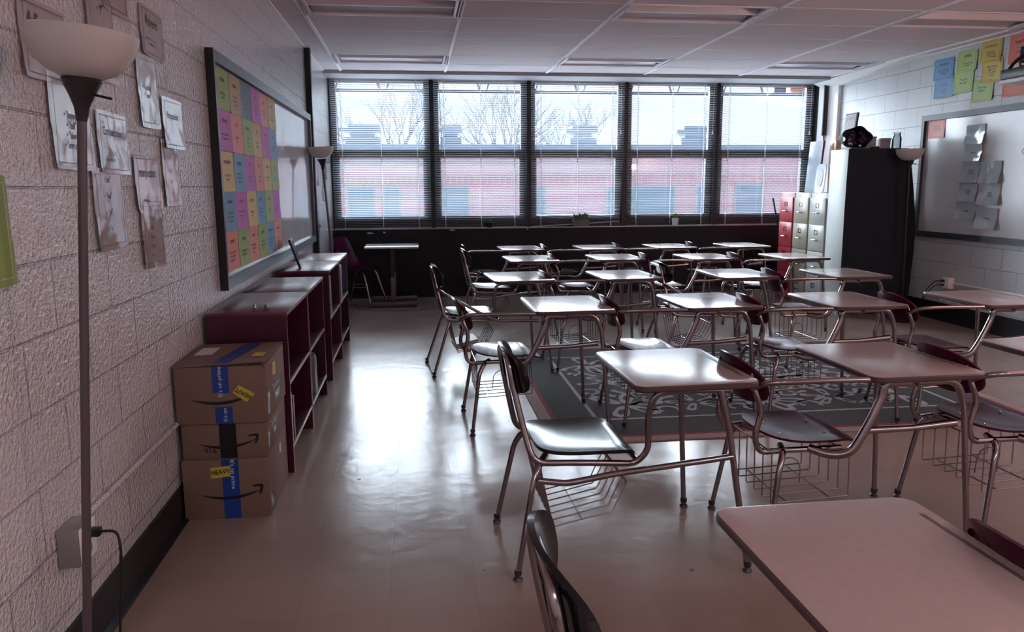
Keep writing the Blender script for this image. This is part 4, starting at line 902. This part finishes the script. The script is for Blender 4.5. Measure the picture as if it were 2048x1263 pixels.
t = thing('picture_board', 'tall pale glossy picture board with dark red edge leaning on the filing cabinets', 'picture board', (5.74, 8.66, 1.3205), 0)
t.rotation_euler = (0, .07, 0); MB().box(-.006, .006, 0, .29, 0, .60).build('board', mat('pale_glossy_print', (188, 200, 212), .12, var=(5, .3)), t, smooth=False); MB().box(-.012, .012, -.022, 0, 0, .60).build('edge', mat('dark_red_edge', (112, 30, 52), .4), t, smooth=False)
t = thing('cardboard_tube_bundle', 'upright gold-coloured gift box standing behind the pictures on the filing cabinets', 'box', (5.93, 8.50, 1.3205)); MB().box(-.08, .08, 0, .14, 0, .60).build('carton', mat('gold_card', (190, 150, 112), .3, .2), t, bevel=.004); MB().box(-.083, .083, -.003, .143, .29, .32).build('ribbon', m_white, t, smooth=False)
t.name = 'gift_box'
t = thing('oval_picture', 'rounded blue and white picture standing on the filing cabinets beside the tall cabinet', 'picture', (5.69, 8.545, 1.321), math.radians(0)); t.rotation_euler = (0, .09, 0)
MB().shell(lambda u, v: (0, .105*u, .165+.165*v), (.012, 0, 0), 10, 10, 6).build('plate', mat('blue_white_print', (170, 190, 216), .2, var=(9, .3)), t); MB().shell(lambda u, v: (-.001, .06*u, .17+.105*v), (-.003, 0, 0), 8, 8, 2.4).build('oval_print', m_paper, t)
o = MB().tube([(0, 0, 0), (-.22, .02, .66)], .010, 8).build('rod', m_blackr); o.location = (5.93, 9.62, .62); 
t = thing('window_pole', 'thin black pole leaning between the red filing cabinet and the window sill', 'pole', (6.0, 9.70, 0)); o.parent = t; o.location = (0, 0, 0); o.data = MB().tube([(0, 0, .01), (-.245, .12, 1.24)], .011, 8).build('tmp', m_blackr).data; bpy.data.objects.remove(bpy.data.objects['tmp'])

# ------------------------------------------------------------ tall cabinet
t = thing('tall_cabinet', 'tall white cabinet draped with charcoal fabric beside the filing cabinets', 'cabinet', (5.60, 7.80, 0))
MB().box(0, .68, .0, .355, 0, 1.785).build('carcass', mat('pale_cabinet_paint', (206, 210, 206), .4), t, bevel=.003)
MB().shell(lambda u, v: (.34+.345*u, -.010-.004*sin(9*u)-.003*sin(5*v+3*u), .90+.893*v), (0, .005, 0), 40, 8, 60).build('fabric_front', m_fabric, t)
m = MB(); vs = []; K = 30
for i in range(K+1):
    a = i/K
    for j in range(13):
        q = j/12; z = 1.70*q+.006; wd = (.05+.13*sin(min(1, (1-q)*1.6)*PI/2))*(1-.25*max(0, .5-q))
        vs.append((.665+a*wd, -.022+.022*sin(a*22+q*2)+.05*a, z))
m.add(vs, [(i*13+j, (i+1)*13+j, (i+1)*13+j+1, i*13+j+1) for i in range(K) for j in range(12)])
n0 = len(m.v); m.v += [(x, y+.006, z) for x, y, z in vs]; m.f += [tuple(n0+k for k in f) for f in list(m.f)]; m.m += [0]*(len(m.f)-len(m.m))
m.build('fabric_side_drape', m_fabric, t)
t = thing('flower_bouquet', 'dark paper-wrapped bouquet with purple flowers lying on the tall cabinet', 'bouquet', (5.66, 7.93, 1.795))
def fnb(u, v):
    a = u*PI; r = .045+.075*((v+1)/2)**.7; return (.02+r*cos(a)*(1.25+.08*sin(7*a)), -.10*v*1.0, .10+r*sin(a)*(.85+.07*sin(5*a+1)))
m = MB(); vs = []; K = 28
for i in range(K):
    a = 2*PI*i/K
    for j in range(6):
        v = j/5; r = .03+.10*v**.8*(1+.10*sin(5*a+1)*v); vs.append((-.0+r*cos(a)*1.3+.03*v, .12-.24*v, max(.003, .105+r*sin(a)*.9)))
m.add(vs, [(i*6+j, ((i+1) % K)*6+j, ((i+1) % K)*6+j+1, i*6+j+1) for i in range(K) for j in range(5)]); m.build('wrapping', mat('black_tissue', (26, 24, 30), .6), t)
m = MB(); random.seed(2)
for k in range(26):
    a = random.uniform(0, 2*PI); r = .09*random.random()**.5; c = (.03+r*cos(a)*1.2, -.10+random.uniform(-.01, .02), .105+r*sin(a)*.8); m.lathe([(0, -.018), (.016, -.01), (.020, 0), (.013, .012), (0, .016)], c, 7)
m.build('purple_flowers', mat('purple_petals', (72, 22, 66), .7, var=(80, .5)), t)
m = MB()
for c in ((-.055, -.125, .045), (.065, -.125, .025)): m.lathe([(0, -.014), (.014, -.006), (.015, .004), (0, .014)], c, 8)
m.build('white_flowers', m_paper, t)
t = thing('display_frame', 'white notice in a black edged frame behind the bouquet on the tall cabinet', 'frame', (5.72, 8.02, 1.7905), 0); t.rotation_euler = (0, .10, .0)
MB().box(-.01, .012, -.09, .13, 0, .385).build('frame', m_frameb, t, smooth=False); MB().box(-.0125, -.01, -.075, .13, .02, .37).build('notice', m_paper, t, smooth=False)
text('graphic', .05, (-.0126, .03, .33), (0, -1, 0), UZ, m_inkp, t)
for i, (x, y, w, d, h, c, lab) in enumerate(((5.88, 7.97, .17, .14, .115, (158, 156, 156), 'lower grey storage box on the tall cabinet behind the bouquet'), (6.085, 7.96, .11, .10, .10, (140, 138, 140), 'darker grey box between the storage box and the glass jar'))):
    t = thing('storage_box', lab, 'box', (x, y, 1.7865)); MB().box(-w/2, w/2, -d/2, d/2, 0, h).build('carton', mat('storage_grey_%d' % i, c, .5), t, bevel=.003); MB().box(-w/2-.004, w/2+.004, -d/2-.004, d/2+.004, h, h+.02).build('lid', m_outlet, t, bevel=.002)
t = thing('glass_jar', 'clear glass jar standing near the right end of the tall cabinet', 'jar', (6.20, 7.90, 1.7865))
MB().lathe([(0, .002), (.042, .002), (.048, .01), (.048, .12), (.036, .145), (.034, .165), (.031, .165), (.033, .145), (.044, .118), (.044, .01), (0, .008)], n=24).build('jar_body', m_jar, t)
MB().lathe([(0, .166), (.037, .166), (.037, .178), (0, .18)], n=20).build('lid', m_jar, t)
t = thing('dark_clip', 'small dark binder clip lying in front of the grey box on the tall cabinet', 'clip', (5.93, 7.85, 1.787)); MB().prism([(-.05, -.02, 0), (.05, -.02, 0), (.02, -.02, .03), (-.03, -.02, .022)], (0, .04, 0)).build('clip_body', m_blackr, t, smooth=False); t.name = 'binder_clip'

# ------------------------------------------------------------ projector and flag
t = thing('projector', 'black and white projector on a wall arm at the top right photo edge', 'projector', (6.0, 5.72, 2.28))
MB().box(-.17, .20, -.34, .30, -.06, -.025).build('lower_shell', m_white, t, bevel=.012)
MB().box(-.165, .195, -.34, .295, -.025, .055).build('upper_shell', m_blackr, t, bevel=.01)
MB().tube(rnd([(-.12, .27, .04), (-.10, .22, .12), (-.0, .10, .22), (.10, .0, .28), (.47, -.02, .32)], .06), .014, 8).build('arm', m_blackr, t)
MB().tube(rnd([(.0, .25, .05), (-.03, .27, .12), (.08, .20, .10), (.15, .1, .12)], .04), .006, 6).build('cable', m_blackr, t)
MB().box(.455, .486, -.14, .14, .22, .42).build('wall_plate', m_outlet, t, bevel=.004)
t = thing('small_flag', 'small United States flag hanging by the projector on the right wall', 'flag', (XR-.05, 6.45, 2.62))
MB().tube([(0, .16, .0), (0, -.35, .06)], .006, 8).build('stick', mat('pale_wood', (190, 150, 110), .5), t)
wv = lambda y, z: .012*sin(y*30)
m = MB(); n = 16
for s_i in range(13):
    for k in range(n):
        y0, y1 = .10-.40*k/n, .10-.40*(k+1)/n; za = .0-.26*s_i/13-.02*0; zb = -.26*(s_i+1)/13
        m.add([(wv(y0, 0), y0, za), (wv(y1, 0), y1, za), (wv(y1, 0), y1, zb), (wv(y0, 0), y0, zb)], [(0, 1, 2, 3)], 2 if (s_i < 7 and k < 7) else (0 if s_i % 2 == 0 else 1))
m.build('cloth', [mat('flag_red', (176, 40, 56), .7), mat('flag_white', (220, 215, 215), .7), mat('flag_blue', (44, 46, 92), .7)], t)
